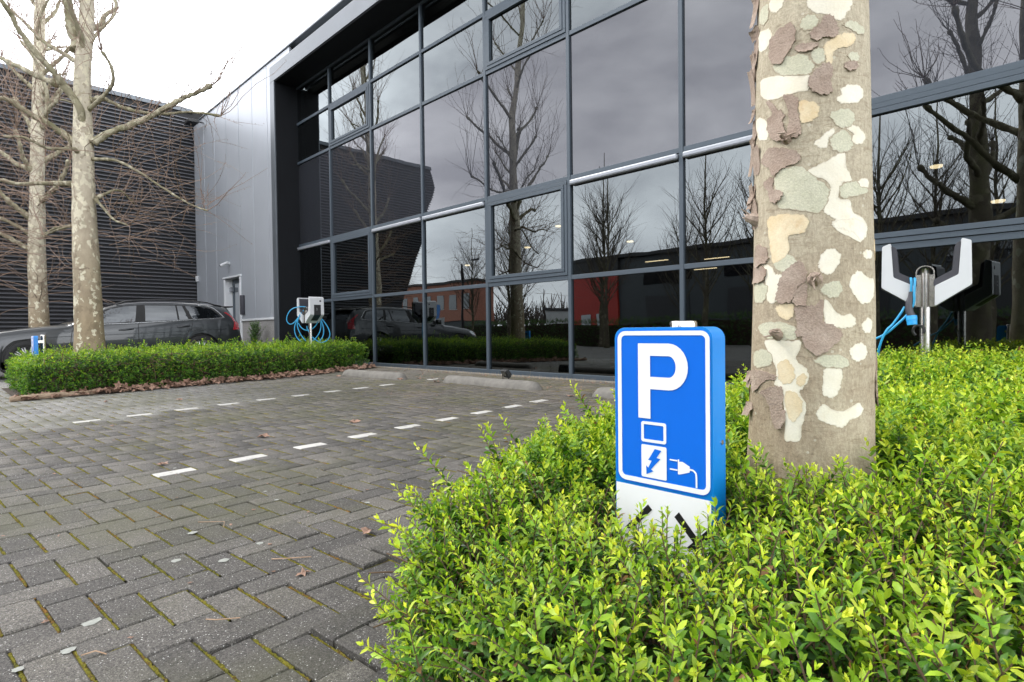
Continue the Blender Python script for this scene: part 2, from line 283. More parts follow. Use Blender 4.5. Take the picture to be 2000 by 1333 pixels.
BARK_PATCHES = [('c', [(-1.331, 0.8383), (-1.259, 0.8622), (-0.585, 0.854), (-0.57, 0.8187), (-0.661, 0.8065), (-0.696, 0.793), (-0.794, 0.7853), (-0.916, 0.7936), (-1.033, 0.8043), (-1.175, 0.8102), (-1.26, 0.822)]), ('c', [(-2.09, 0.8902), (-1.956, 0.8942), (-1.765, 0.8806), (-1.8, 0.8599), (-1.932, 0.8529), (-2.063, 0.8695)]), ('g', [(-1.461, 0.7902), (-1.417, 0.8084), (-1.288, 0.8132), (-1.161, 0.8009), (-1.147, 0.7826), (-1.26, 0.7706), (-1.403, 0.7749)]), ('p', [(-1.061, 0.7983), (-0.975, 0.802), (-0.901, 0.7935), (-0.826, 0.773), (-0.812, 0.7574), (-0.919, 0.7404), (-1.035, 0.7466), (-1.176, 0.7389), (-1.288, 0.7537), (-1.232, 0.7719), (-1.147, 0.7782)]), ('g', [(-0.714, 0.7774), (-0.592, 0.7882), (-0.433, 0.7881), (-0.232, 0.7788), (-0.204, 0.7642), (-0.37, 0.7541), (-0.519, 0.7618), (-0.698, 0.7708)]), ('o', [(-1.064, 0.7228), (-0.889, 0.7446), (-0.7, 0.7531), (-0.5, 0.7532), (-0.491, 0.7356), (-0.635, 0.718), (-0.752, 0.7174), (-0.906, 0.7048), (-0.922, 0.6784), (-1.009, 0.6773), (-1.036, 0.7)]), ('p', [(-1.549, 0.7333), (-1.46, 0.7427), (-1.288, 0.738), (-1.148, 0.7314), (-1.204, 0.7219), (-1.317, 0.7166), (-1.46, 0.7224)]), ('g', [(-1.274, 0.7107), (-1.204, 0.7219), (-1.106, 0.7215), (-1.036, 0.7089), (-1.037, 0.6867), (-1.149, 0.6757), (-1.247, 0.6896)]), ('g', [(-1.98, 0.7068), (-1.882, 0.7242), (-1.61, 0.7205), (-1.373, 0.7143), (-1.261, 0.6923), (-1.205, 0.6772), (-1.289, 0.6574), (-1.459, 0.6614), (-1.737, 0.6721), (-1.918, 0.6914)]), ('c', [(-2.304, 0.6913), (-1.879, 0.6799), (-1.459, 0.6591), (-1.289, 0.6529), (-1.317, 0.6179), (-1.429, 0.6173), (-1.669, 0.6183), (-1.992, 0.6209), (-2.276, 0.6464)]), ('p', [(-1.317, 0.6404), (-1.205, 0.6638), (-1.065, 0.6783), (-0.951, 0.6765), (-0.908, 0.6538), (-0.953, 0.6321), (-0.926, 0.6052), (-1.04, 0.5978), (-1.178, 0.6051), (-1.289, 0.6215)]), ('c', [(-0.853, 0.5869), (-0.761, 0.5977), (-0.775, 0.611), (-0.609, 0.6228), (-0.369, 0.6201), (-0.298, 0.6017), (-0.421, 0.5811), (-0.614, 0.5739), (-0.793, 0.5756)]), ('o', [(-1.458, 0.5913), (-1.317, 0.5887), (-1.151, 0.5732), (-1.165, 0.5468), (-1.289, 0.5341), (-1.428, 0.536), (-1.457, 0.5596)]), ('p', [(-1.734, 0.6168), (-1.576, 0.6141), (-1.472, 0.5963), (-1.486, 0.5697), (-1.442, 0.5319), (-1.428, 0.5089), (-1.513, 0.4981), (-1.648, 0.5121), (-1.634, 0.5482), (-1.667, 0.5862)]), ('p', [(-2.13, 0.6213), (-2.013, 0.6173), (-1.871, 0.5912), (-1.731, 0.5707), (-1.746, 0.5437), (-1.664, 0.5127), (-1.695, 0.5025), (-1.901, 0.5065), (-2.07, 0.5401), (-2.074, 0.5734), (-1.967, 0.5821)]), ('g', [(-0.971, 0.548), (-0.81, 0.5601), (-0.616, 0.5606), (-0.508, 0.544), (-0.549, 0.5212), (-0.72, 0.5091), (-0.872, 0.5205)]), ('c', [(-1.221, 0.4787), (-1.126, 0.488), (-1.043, 0.5), (-0.901, 0.5118), (-0.902, 0.4963), (-0.988, 0.486), (-1.017, 0.4641), (-1.126, 0.4635)]), ('c', [(-0.672, 0.5092), (-0.549, 0.519), (-0.388, 0.5102), (-0.268, 0.4948), (-0.348, 0.4752), (-0.499, 0.4693), (-0.589, 0.4809), (-0.552, 0.4968)]), ('g', [(-0.96, 0.4857), (-0.814, 0.5047), (-0.688, 0.5069), (-0.589, 0.4853), (-0.556, 0.4634), (-0.726, 0.4469), (-0.905, 0.4541), (-0.961, 0.4679)]), ('g', [(-1.857, 0.4185), (-1.454, 0.4238), (-1.182, 0.3863), (-1.02, 0.3663), (-0.98, 0.3393), (-1.129, 0.2963), (-1.452, 0.3061), (-1.815, 0.3242), (-1.889, 0.3731)]), ('c', [(-1.357, 0.4033), (-1.181, 0.4176), (-0.99, 0.4304), (-0.818, 0.4448), (-0.71, 0.4447), (-0.697, 0.4137), (-0.6, 0.383), (-0.618, 0.374), (-0.747, 0.3715), (-0.809, 0.3516), (-0.825, 0.3295), (-0.64, 0.3251), (-0.575, 0.2943), (-0.381, 0.2824), (-0.235, 0.2617), (-0.265, 0.2478), (-0.431, 0.2195), (-0.829, 0.2453), (-0.941, 0.2679), (-0.885, 0.2765), (-1.022, 0.2907), (-1.089, 0.3092), (-0.994, 0.3394), (-0.965, 0.3614), (-1.047, 0.3799), (-1.181, 0.3885), (-1.302, 0.3931)]), ('g', [(-0.823, 0.3561), (-0.7, 0.3716), (-0.492, 0.375), (-0.413, 0.3625), (-0.213, 0.3611), (-0.246, 0.347), (-0.571, 0.3343), (-0.766, 0.3294)]), ('c', [(-0.472, 0.3752), (-0.317, 0.3848), (-0.176, 0.3798), (-0.2, 0.3636), (-0.413, 0.358)]), ('p', [(-2.063, 0.4902), (-1.899, 0.4878), (-1.662, 0.4751), (-1.483, 0.4586), (-1.432, 0.4413), (-1.511, 0.43), (-1.722, 0.4253), (-1.856, 0.4139), (-1.911, 0.4112), (-2.057, 0.4403), (-2.269, 0.4635)]), ('p', [(-2.171, 0.3972), (-2.01, 0.4102), (-1.91, 0.4018), (-1.927, 0.379), (-1.735, 0.3635), (-1.75, 0.3455), (-1.85, 0.3369), (-1.983, 0.348), (-2.048, 0.3738)]), ('p', [(-0.706, 0.6777), (-0.49, 0.6823), (-0.442, 0.6698), (-0.532, 0.6593), (-0.674, 0.6601)]), ('g', [(-0.636, 0.7025), (-0.486, 0.7099), (-0.379, 0.7003), (-0.427, 0.6835), (-0.603, 0.6873)]), ('c', [(-2.436, 0.8302), (-2.106, 0.8208), (-2.01, 0.7953), (-2.1, 0.7732), (-2.266, 0.7703), (-2.423, 0.7857)]), ('g', [(-2.364, 0.8924), (-2.115, 0.8922), (-2.109, 0.8493), (-2.28, 0.8429), (-2.448, 0.8698)]), ('c', [(-2.519, 0.5919), (-2.175, 0.5786), (-2.07, 0.5401), (-2.114, 0.5186), (-2.396, 0.537)]), ('o', [(-2.041, 0.2961), (-1.86, 0.3034), (-1.474, 0.2964), (-1.303, 0.2792), (-1.386, 0.2476), (-1.62, 0.2423), (-1.616, 0.1993), (-1.88, 0.1747), (-1.964, 0.2204), (-2.013, 0.2658)]), ('c', [(-0.94, 0.2659), (-0.76, 0.2769), (-0.438, 0.2758), (-0.244, 0.2591), (-0.276, 0.2353), (-0.423, 0.2223), (-0.56, 0.2402), (-0.761, 0.2491), (-0.882, 0.254)]), ('g', [(-1.882, 0.1869), (-1.777, 0.2021), (-1.585, 0.194), (-1.482, 0.1759), (-1.553, 0.153), (-1.738, 0.1483), (-1.879, 0.1649)]), ('c', [(-1.15, 0.1699), (-1.081, 0.1927), (-0.941, 0.202), (-0.81, 0.1867), (-0.841, 0.1613), (-0.97, 0.1363), (-1.081, 0.1392), (-1.149, 0.1536)]), ('c', [(-0.334, 0.195), (-0.193, 0.2009), (-0.032, 0.1981), (-0.058, 0.1812), (-0.258, 0.1768), (-0.35, 0.1831)]), ('c', [(-0.655, 0.1171), (-0.531, 0.1404), (-0.41, 0.1431), (-0.208, 0.1278), (0.035, 0.1249), (0.048, 0.0915), (-0.117, 0.0669), (-0.376, 0.0592), (-0.518, 0.0754), (-0.623, 0.0939)]), ('g', [(-1.135, 0.0999), (-0.999, 0.1155), (-0.856, 0.1197), (-0.783, 0.1056), (-0.783, 0.0894), (-0.915, 0.0735), (-1.054, 0.0809)]), ('c', [(-1.081, 0.0531), (-1.054, 0.0716), (-0.985, 0.0621), (-0.886, 0.0387), (-0.769, 0.0292), (-0.642, 0.0336), (-0.53, 0.0196), (-0.556, 0.0034), (-0.706, -0.0034), (-0.885, -0.0007), (-1.052, 0.0112)]), ('c', [(-0.376, 0.0078), (-0.191, 0.0233), (-0.063, 0.01), (-0.123, -0.0113), (-0.28, -0.0171), (-0.368, -0.0062)]), ('c', [(-0.641, -0.0592), (-0.538, -0.0455), (-0.377, -0.0422), (-0.254, -0.0581), (-0.281, -0.0792), (-0.462, -0.09), (-0.608, -0.0802)]), ('p', [(-2.411, 0.2301), (-2.097, 0.2232), (-2.001, 0.1916), (-2.088, 0.1783), (-2.389, 0.176)]), ('p', [(-2.587, 0.1757), (-2.11, 0.1687), (-2.079, 0.1334), (-2.523, 0.1291)]), ('c', [(-2.11, 0.1687), (-1.956, 0.1686), (-1.84, 0.1449), (-1.737, 0.1386), (-1.749, 0.0953), (-1.831, 0.0693), (-2.003, 0.0731), (-2.055, 0.1232)]), ('p', [(-1.784, 0.1102), (-1.706, 0.1478), (-1.525, 0.1693), (-1.439, 0.1753), (-1.354, 0.1578), (-1.339, 0.1248), (-1.492, 0.1025), (-1.548, 0.0744), (-1.606, 0.0653), (-1.797, 0.0715)]), ('p', [(-1.492, 0.1001), (-1.339, 0.1154), (-1.324, 0.0918), (-1.337, 0.0589), (-1.489, 0.0598), (-1.533, 0.0743)]), ('o', [(-1.829, 0.0474), (-1.762, 0.0615), (-1.532, 0.06), (-1.558, 0.0268), (-1.694, 0.0225)]), ('p', [(-1.517, 0.0504), (-1.378, 0.0568), (-1.215, 0.056), (-1.081, 0.0717), (-1.079, 0.0159), (-0.942, 0.0063), (-0.798, -0.0125), (-0.798, -0.0264), (-0.94, -0.0493), (-1.156, -0.0726), (-1.344, -0.0493), (-1.4, -0.0257), (-1.483, -0.0209), (-1.472, 0.017)]), ('g', [(-2.264, 0.0043), (-1.86, 0.0183), (-1.513, 0.0029), (-1.483, -0.0304), (-1.82, -0.0306), (-2.051, -0.0259)]), ('c', [(-2.05, -0.0334), (-1.597, -0.0352), (-1.413, -0.0351), (-1.425, -0.0588), (-1.479, -0.0827), (-1.313, -0.1104), (-1.285, -0.1338), (-1.364, -0.1578), (-1.417, -0.1725), (-1.322, -0.2), (-1.333, -0.2284), (-1.384, -0.2622), (-1.41, -0.2958), (-1.634, -0.3), (-1.637, -0.2615), (-1.672, -0.2041), (-1.739, -0.1614), (-1.84, -0.1528), (-1.81, -0.1134), (-1.961, -0.0703)]), ('o', [(-1.778, -0.0986), (-1.623, -0.0856), (-1.505, -0.1113), (-1.517, -0.14), (-1.647, -0.1507), (-1.757, -0.1373)]), ('o', [(-1.475, -0.1397), (-1.38, -0.1201), (-1.312, -0.1292), (-1.365, -0.1508), (-1.432, -0.1536)]), ('o', [(-1.645, -0.1748), (-1.5, -0.1685), (-1.389, -0.1912), (-1.387, -0.2196), (-1.522, -0.2499), (-1.626, -0.2179)]), ('c', [(-1.074, -0.1191), (-1.048, -0.1074), (-0.796, -0.1089), (-0.795, -0.1424), (-0.839, -0.1655), (-0.936, -0.1818), (-1.072, -0.1751), (-1.086, -0.1518)]), ('c', [(-1.162, -0.2176), (-1.071, -0.1984), (-0.936, -0.212), (-0.765, -0.2168), (-0.573, -0.2036), (-0.462, -0.1974), (-0.357, -0.2148), (-0.463, -0.2325), (-0.64, -0.2405), (-0.764, -0.2586), (-0.989, -0.2494), (-1.148, -0.2362)]), ('g', [(-1.221, -0.0867), (-1.049, -0.0702), (-0.767, -0.0728), (-0.641, -0.0963), (-0.766, -0.1062), (-1.048, -0.1028)]), ('p', [(-2.587, -0.1239), (-2.178, -0.1194), (-1.843, -0.1284), (-1.841, -0.1406), (-2.032, -0.1453), (-2.349, -0.1803), (-2.501, -0.1464)]), ('p', [(-2.117, -0.1765), (-1.772, -0.1569), (-1.675, -0.1752), (-1.702, -0.2142), (-1.64, -0.2229), (-1.653, -0.2521), (-1.759, -0.2736), (-1.863, -0.2514), (-1.982, -0.1993)]), ('g', [(-2.484, 0.126), (-2.032, 0.1204), (-2.048, 0.0834), (-2.165, 0.0694), (-2.459, 0.0768)]), ('c', [(-2.408, 0.1123), (-2.231, 0.1153), (-2.143, 0.0893), (-2.282, 0.0754)]), ('g', [(-2.385, -0.0675), (-2.003, -0.0606), (-1.882, -0.0944), (-2.18, -0.1118), (-2.416, -0.1039)])]
LICHEN = [(-1.937, 0.286, 0.024), (-1.808, 0.217, 0.017), (-2.486, 0.697, 0.018), (-2.229, 0.57, 0.017), (-2.103, 0.686, 0.018), (-2.166, 0.833, 0.013), (-2.655, 1.101, 0.011), (-2.549, 1.16, 0.009), (-2.288, 1.359, 0.012), (-1.798, 0.12, 0.014), (-3.744, 0.962, 0.012), (-2.838, 1.122, 0.009)]
LONE_LEAVES = [(-3.899, 0.937), (-1.782, 0.818), (-2.826, 1.293), (-4.27, 1.68), (-4.278, 2.428), (-1.943, 1.157), (-6.916, 5.017), (-8.455, 4.537), (-8.234, 4.809), (-3.819, 4.709), (-4.294, 2.436), (-6.296, 4.851), (-7.092, 4.786), (-7.992, 1.363), (-7.388, 1.96), (-3.894, 0.938), (-5.849, 1.036)]
CABLES_A = [[(-10.299, 4.913, 0.482), (-10.356, 4.858, 0.498), (-10.446, 4.768, 0.485), (-10.52, 4.692, 0.435), (-10.565, 4.645, 0.33), (-10.568, 4.639, 0.235), (-10.531, 4.675, 0.173), (-10.482, 4.724, 0.191), (-10.422, 4.786, 0.285), (-10.378, 4.833, 0.38), (-10.34, 4.871, 0.432)], [(-10.355, 4.856, 0.401), (-10.407, 4.801, 0.306), (-10.448, 4.758, 0.201), (-10.466, 4.737, 0.085), (-10.451, 4.75, -0.031), (-10.413, 4.785, -0.117), (-10.368, 4.829, -0.16)], [(-10.37, 4.84, 0.38), (-10.418, 4.789, 0.264), (-10.429, 4.776, 0.148), (-10.406, 4.796, 0.042), (-10.368, 4.831, -0.054), (-10.315, 4.882, -0.145)], [(-10.414, 4.791, 0.19), (-10.384, 4.82, 0.116), (-10.331, 4.871, 0.062), (-10.279, 4.923, 0.056), (-10.226, 4.976, 0.081), (-10.181, 5.022, 0.144), (-10.152, 5.053, 0.218)], [(-10.126, 5.081, 0.281), (-10.114, 5.089, 0.153), (-10.128, 5.072, 0.027), (-10.173, 5.025, -0.078), (-10.225, 4.971, -0.146), (-10.285, 4.91, -0.193)], [(-10.122, 5.084, 0.281), (-10.091, 5.112, 0.153), (-10.076, 5.124, 0.047), (-10.087, 5.111, -0.059), (-10.124, 5.072, -0.143)], [(-10.118, 5.088, 0.286), (-10.069, 5.135, 0.206), (-10.016, 5.185, 0.088), (-9.993, 5.205, -0.028), (-10.015, 5.181, -0.113), (-10.067, 5.127, -0.17), (-10.127, 5.067, -0.174), (-10.18, 5.016, -0.131), (-10.233, 4.965, -0.067)], [(-10.301, 4.902, 0.135), (-10.294, 4.908, 0.072), (-10.263, 4.937, -0.003)]]
# ================================================================= SETTING: ground and paving
AX = np.array([-.0702, 1.0]); AX /= np.linalg.norm(AX); BX = np.array([AX[1], -AX[0]])       # along a bay line / across it
ORG = np.array([-3.651, .940]); UA, UB = .105, .107
def g2w(a, b): return ORG + AX*a*UA + BX*b*UB
def paver_mat(name, objrnd):
    m = bpy.data.materials.new(name); m.use_nodes = True; T = m.node_tree; b = T.nodes['Principled BSDF']
    geo = nd(T, 'ShaderNodeNewGeometry'); pos = geo.outputs['Position']
    if objrnd: rnd = nd(T, 'ShaderNodeObjectInfo').outputs['Random']; light = 0.0
    else:
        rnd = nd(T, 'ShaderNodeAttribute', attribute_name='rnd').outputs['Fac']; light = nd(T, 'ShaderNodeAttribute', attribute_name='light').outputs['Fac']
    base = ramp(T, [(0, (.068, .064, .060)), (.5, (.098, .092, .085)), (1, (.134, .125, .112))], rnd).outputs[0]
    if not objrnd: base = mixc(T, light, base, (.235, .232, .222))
    n1 = noise(T, pos, 2.2, 6, .7); base = mixc(T, .55, base, ramp(T, [(.3, (.6, .6, .6)), (.7, (1.4, 1.38, 1.34))], n1.outputs['Fac']).outputs[0], 'MULTIPLY')
    n2 = noise(T, pos, 330, 3, .75); base = mixc(T, .9, base, ramp(T, [(.36, (.30, .30, .31)), (.62, (1.5, 1.5, 1.5))], n2.outputs['Fac']).outputs[0], 'MULTIPLY')
    v = nd(T, 'ShaderNodeTexVoronoi'); v.inputs['Scale'].default_value = 190; T.links.new(pos, v.inputs['Vector'])
    sep = nd(T, 'ShaderNodeSeparateColor'); T.links.new(v.outputs['Color'], sep.inputs[0])
    pick = math_(T, 'GREATER_THAN', sep.outputs[0], .78); near = math_(T, 'LESS_THAN', v.outputs['Distance'], .30)
    spk = math_(T, 'MULTIPLY', pick, near); tone = ramp(T, [(0, (.16, .155, .15)), (.6, (.34, .33, .32)), (1, (.58, .58, .56))], sep.outputs[1]).outputs[0]
    base = mixc(T, spk, base, tone)
    n5 = noise(T, pos, 140, 3, .8); base = mixc(T, .85, base, ramp(T, [(.36, (.42, .42, .42)), (.64, (1.55, 1.55, 1.52))], n5.outputs['Fac']).outputs[0], 'MULTIPLY')
    sy = nd(T, 'ShaderNodeSeparateXYZ'); T.links.new(pos, sy.inputs[0]); ym = nd(T, 'ShaderNodeMapRange'); ym.inputs['From Min'].default_value = 2.6; ym.inputs['From Max'].default_value = 5.8; T.links.new(sy.outputs[1], ym.inputs['Value'])
    n6 = noise(T, pos, 2.1, 6, .75); dirt = math_(T, 'MULTIPLY', ym.outputs[0], ramp(T, [(.35, (.15, .15, .15)), (.65, (1, 1, 1))], n6.outputs['Fac']).outputs[0]); base = mixc(T, math_(T, 'MULTIPLY', dirt, .75), base, ramp(T, [(.4, (.125, .115, .075)), (.6, (.17, .135, .10)), (.75, (.21, .125, .075))], n1.outputs['Fac']).outputs[0])
    # green algae film in broad patches
    n3 = noise(T, pos, .9, 5, .65); al = math_(T, 'MULTIPLY', ramp(T, [(.46, (0, 0, 0)), (.66, (1, 1, 1))], n3.outputs['Fac']).outputs[0], .6)
    base = mixc(T, al, base, (.085, .085, .045))
    T.links.new(base, b.inputs['Base Color']); b.inputs['Roughness'].default_value = .8; b.inputs['Specular IOR Level'].default_value = .35
    bp = nd(T, 'ShaderNodeBump'); bp.inputs['Strength'].default_value = .55; bp.inputs['Distance'].default_value = .004
    T.links.new(n2.outputs['Fac'], bp.inputs['Height']); T.links.new(bp.outputs[0], b.inputs['Normal'])
    return m
M['paver'] = paver_mat('concrete_paver', False); M['paver_one'] = paver_mat('concrete_paver_single', True)
M['whitepaver'] = pm('white_paver_top', (.52, .51, .48), .8, bump=.4, bscale=200)
_T = M['whitepaver'].node_tree; _p = nd(_T, 'ShaderNodeNewGeometry').outputs['Position']; _n = noise(_T, _p, 42, 5, .75); _n2 = noise(_T, _p, 5, 3)
_c = ramp(_T, [(.34, (.15, .145, .135)), (.44, (.46, .45, .42)), (.7, (.60, .59, .56))], mixc(_T, .35, _n.outputs['Fac'], _n2.outputs['Fac'])); _T.links.new(_c.outputs[0], _T.nodes['Principled BSDF'].inputs['Base Color'])
def moss_mat():
    m = bpy.data.materials.new('joint_moss'); m.use_nodes = True; T = m.node_tree; b = T.nodes['Principled BSDF']
    pos = nd(T, 'ShaderNodeNewGeometry').outputs['Position']
    n = noise(T, pos, 2.6, 6, .7); n2 = noise(T, pos, 170, 3); n3 = noise(T, pos, 38, 4, .7)
    c = ramp(T, [(.34, (.040, .030, .018)), (.43, (.085, .085, .018)), (.51, (.155, .14, .02)), (.56, (.10, .07, .024)), (.61, (.21, .11, .026)), (.66, (.06, .05, .024)), (.75, (.07, .04, .022))], mixc(T, .5, n.outputs['Fac'], n3.outputs['Fac'])).outputs[0]
    c = mixc(T, .8, c, ramp(T, [(.3, (.35, .35, .35)), (.65, (1.5, 1.5, 1.5))], n2.outputs['Fac']).outputs[0], 'MULTIPLY')
    T.links.new(c, b.inputs['Base Color']); b.inputs['Roughness'].default_value = 1; b.inputs['Specular IOR Level'].default_value = .1
    bp = nd(T, 'ShaderNodeBump'); bp.inputs['Strength'].default_value = 1; bp.inputs['Distance'].default_value = .006
    T.links.new(n2.outputs['Fac'], bp.inputs['Height']); T.links.new(bp.outputs[0], b.inputs['Normal']); return m
M['moss'] = moss_mat()
def bed_mat():
    m = bpy.data.materials.new('joint_fill'); m.use_nodes = True; T = m.node_tree; b = T.nodes['Principled BSDF']
    pos = nd(T, 'ShaderNodeNewGeometry').outputs['Position']
    n = noise(T, pos, 1.6, 6, .7); n3 = noise(T, pos, 14, 4)
    c = ramp(T, [(.36, (.016, .014, .012)), (.5, (.035, .034, .014)), (.6, (.085, .08, .018)), (.72, (.15, .07, .022))], mixc(T, .45, n.outputs['Fac'], n3.outputs['Fac'])).outputs[0]
    T.links.new(c, b.inputs['Base Color']); b.inputs['Roughness'].default_value = 1; return m
M['bed'] = bed_mat()
def road_mat():
    m = bpy.data.materials.new('distant_paving'); m.use_nodes = True; T = m.node_tree; b = T.nodes['Principled BSDF']
    pos = nd(T, 'ShaderNodeNewGeometry').outputs['Position']
    br = nd(T, 'ShaderNodeTexBrick'); br.inputs['Scale'].default_value = 4.8; br.inputs['Mortar Size'].default_value = .02
    br.inputs['Color1'].default_value = (.10, .10, .10, 1); br.inputs['Color2'].default_value = (.135, .13, .125, 1); br.inputs['Mortar'].default_value = (.05, .05, .03, 1)
    T.links.new(pos, br.inputs['Vector']); n = noise(T, pos, 1.2, 6)
    c = mixc(T, .7, br.outputs['Color'], ramp(T, [(.3, (.65, .65, .65)), (.7, (1.3, 1.3, 1.25))], n.outputs['Fac']).outputs[0], 'MULTIPLY')
    T.links.new(c, b.inputs['Base Color']); b.inputs['Roughness'].default_value = .85; return m
M['road'] = road_mat()
# far ground, one sheet to the horizon, and the sheet of joint filling the pavers are laid in
g = MB(); ys = [-900, -60, -6, -1.15, 6.35, 900]; xs = [-900, -60, -26, 8, 60, 900]
def far_z(x, y): return gz(x, min(y, 6.35))-.03
g.add([(x, y, far_z(x, y)) for y in ys for x in xs], [(j*6+i, j*6+i+1, (j+1)*6+i+1, (j+1)*6+i) for j in range(5) for i in range(5)])
tag(g.obj('ground', M['road']), 'grey ground running out to the horizon', kind='structure')
g = MB(); g.add([(-26, -40, gz(0, -40)-.003), (8, -40, gz(0, -40)-.003), (8, -6, gz(0, -6)-.003), (-26, -6, gz(0, -6)-.003), (8, -1.1, gz(0, -1.1)-.003), (-26, -1.1, gz(0, -1.1)-.003)], [(0, 1, 2, 3), (3, 2, 4, 5)])
tag(g.obj('road', M['road']), 'paved lane behind the parking bays', kind='structure')
b = MB(); b.add([(-26, -1.1, gz(0, -1.1)-.009), (8, -1.1, gz(0, -1.1)-.009), (8, 6.2, gz(0, 6.2)-.009), (-26, 6.2, gz(0, 6.2)-.009)], [(0, 1, 2, 3)])
paving = tag(b.obj('paving', M['bed']), 'herringbone paving of grey concrete blocks with mossy joints', kind='structure')

def lift(x, y):
    """roots have heaved the blocks beside the near hedge"""
    w = np.clip((x+1.95)/.75, 0, 1)*np.clip((2.0-y)/.7, 0, 1)*np.clip((y-.42)/.2, 0, 1)
    return w
pav = []            # (cx, cy, horizontal?, white?, i, j)
for j in range(-190, 34):
    for i in range(-40, 62):
        k = (i-j) % 4
        if k == 0: c = g2w(i+1-1, j); pav.append((c[0], c[1], True, i, j))              # block lying along the bay line (cells i, i+1 -> centred on the dash)
        if k == 2:                                                                     # column i: rows i-3..i-2 == j-? cells
            c = g2w(i-.5, j-.5+0.0); pav.append((c[0], c[1], False, i, j))
pav = [p for p in pav if -1.05 < p[1] < 6.12 and -24.5 < p[0] < -.2 and not (p[0] > -.9 and p[1] > .9)]
def white_block(hor, i, j):
    if not hor: return 0
    if j == 0 and i % 4 == 0 and (0 <= i//4 <= 8 or i//4 == 11 or i//4 == 12): return 1
    if j == -26 and (i-2) % 4 == 0 and 0 <= (i-2)//4 <= 8: return 1
    if j == -26 and (i-2) % 4 == 0 and (i-2)//4 in (10,): return 1
    return 0
def project(P):
    d = np.asarray(P, float); z = d@CF; return 512+571.32*(d@CR)/z, 341-571.32*(d@CU)/z, z
LH, LV = (.2045, .1015), (.1975, .0905)     # block sizes: tight along the bay line, wide mossy joints beside the cross blocks
def block_mesh(name, l, w, h=.07, c=.0045):
    x, y = l/2, w/2
    v = [(-x, -y, -h), (x, -y, -h), (x, y, -h), (-x, y, -h), (-x, -y, -c), (x, -y, -c), (x, y, -c), (-x, y, -c), (-x+c, -y+c, 0), (x-c, -y+c, 0), (x-c, y-c, 0), (-x+c, y-c, 0)]
    f = [(8, 9, 10, 11)]+[(4+i, 4+(i+1) % 4, 8+(i+1) % 4, 8+i) for i in range(4)]+[(i, (i+1) % 4, 4+(i+1) % 4, 4+i) for i in range(4)]
    return v, f
bvH, bf = block_mesh('h', .2058, .1022, .07, .0042); bvV, _ = block_mesh('v', .2085, .0958, .07, .0042)
ANG = math.atan2(AX[1], AX[0])
info = []
for (x, y, hor, i, j) in pav:
    q = random.random(); lf = float(lift(x, y))
    z = gz(x, y) + random.gauss(0, .0012) + (lf*random.choice([0, .004, .012, .022, .034]))
    tx, ty = random.gauss(0, .006)+lf*random.gauss(0, .035), random.gauss(0, .006)+lf*random.gauss(0, .035)
    rz = (ANG if hor else ANG-math.pi/2)+random.gauss(0, .006)
    wh = white_block(hor, i, j)
    Mx = Matrix.Translation((x, y, z)) @ Matrix.Rotation(rz, 4, 'Z') @ Matrix.Rotation(tx-.0, 4, 'X') @ Matrix.Rotation(ty, 4, 'Y')
    px, py, dz = project((x, y, z)); vis = dz > .3 and -40 < px < 1064 and -40 < py < 720
    info.append((1/dz**3 if vis else 0, Mx, hor, wh, q, x, y, j))
order = sorted([k for k, t in enumerate(info) if not t[3]], key=lambda k: -info[k][0])
single = set(order[:278])
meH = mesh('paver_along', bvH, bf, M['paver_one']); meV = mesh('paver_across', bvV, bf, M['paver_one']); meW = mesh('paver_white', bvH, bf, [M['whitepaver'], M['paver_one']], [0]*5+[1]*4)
VV, FF, RN, LT = [], [], [], []
bvHa, bvVa, bfa = np.array(bvH), np.array(bvV), np.array(bf)
nb = 0
for k, (pr_, Mx, hor, wh, q, x, y, j) in enumerate(info):
    if wh:
        o = link('paver', meW, paving, False); o.parent = paving; o.matrix_basis = Mx; o['label'] = 'white topped block marking the bay line'; continue
    if k in single:
        o = link('paver', meH if hor else meV, paving, False); o.matrix_basis = Mx; continue
    A = np.array(Mx); V = (bvHa if hor else bvVa)@A[:3, :3].T + A[:3, 3]
    VV.append(V); FF.append(bfa+nb*12); nb += 1
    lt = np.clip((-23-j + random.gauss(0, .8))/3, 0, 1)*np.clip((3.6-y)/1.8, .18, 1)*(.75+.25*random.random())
    RN.append(np.full(12, q)); LT.append(np.full(12, lt))
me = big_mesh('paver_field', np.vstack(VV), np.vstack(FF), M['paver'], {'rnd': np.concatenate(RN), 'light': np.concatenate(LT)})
tag(link('paver_field', me, paving), 'remaining grey herringbone blocks further off', kind='stuff')
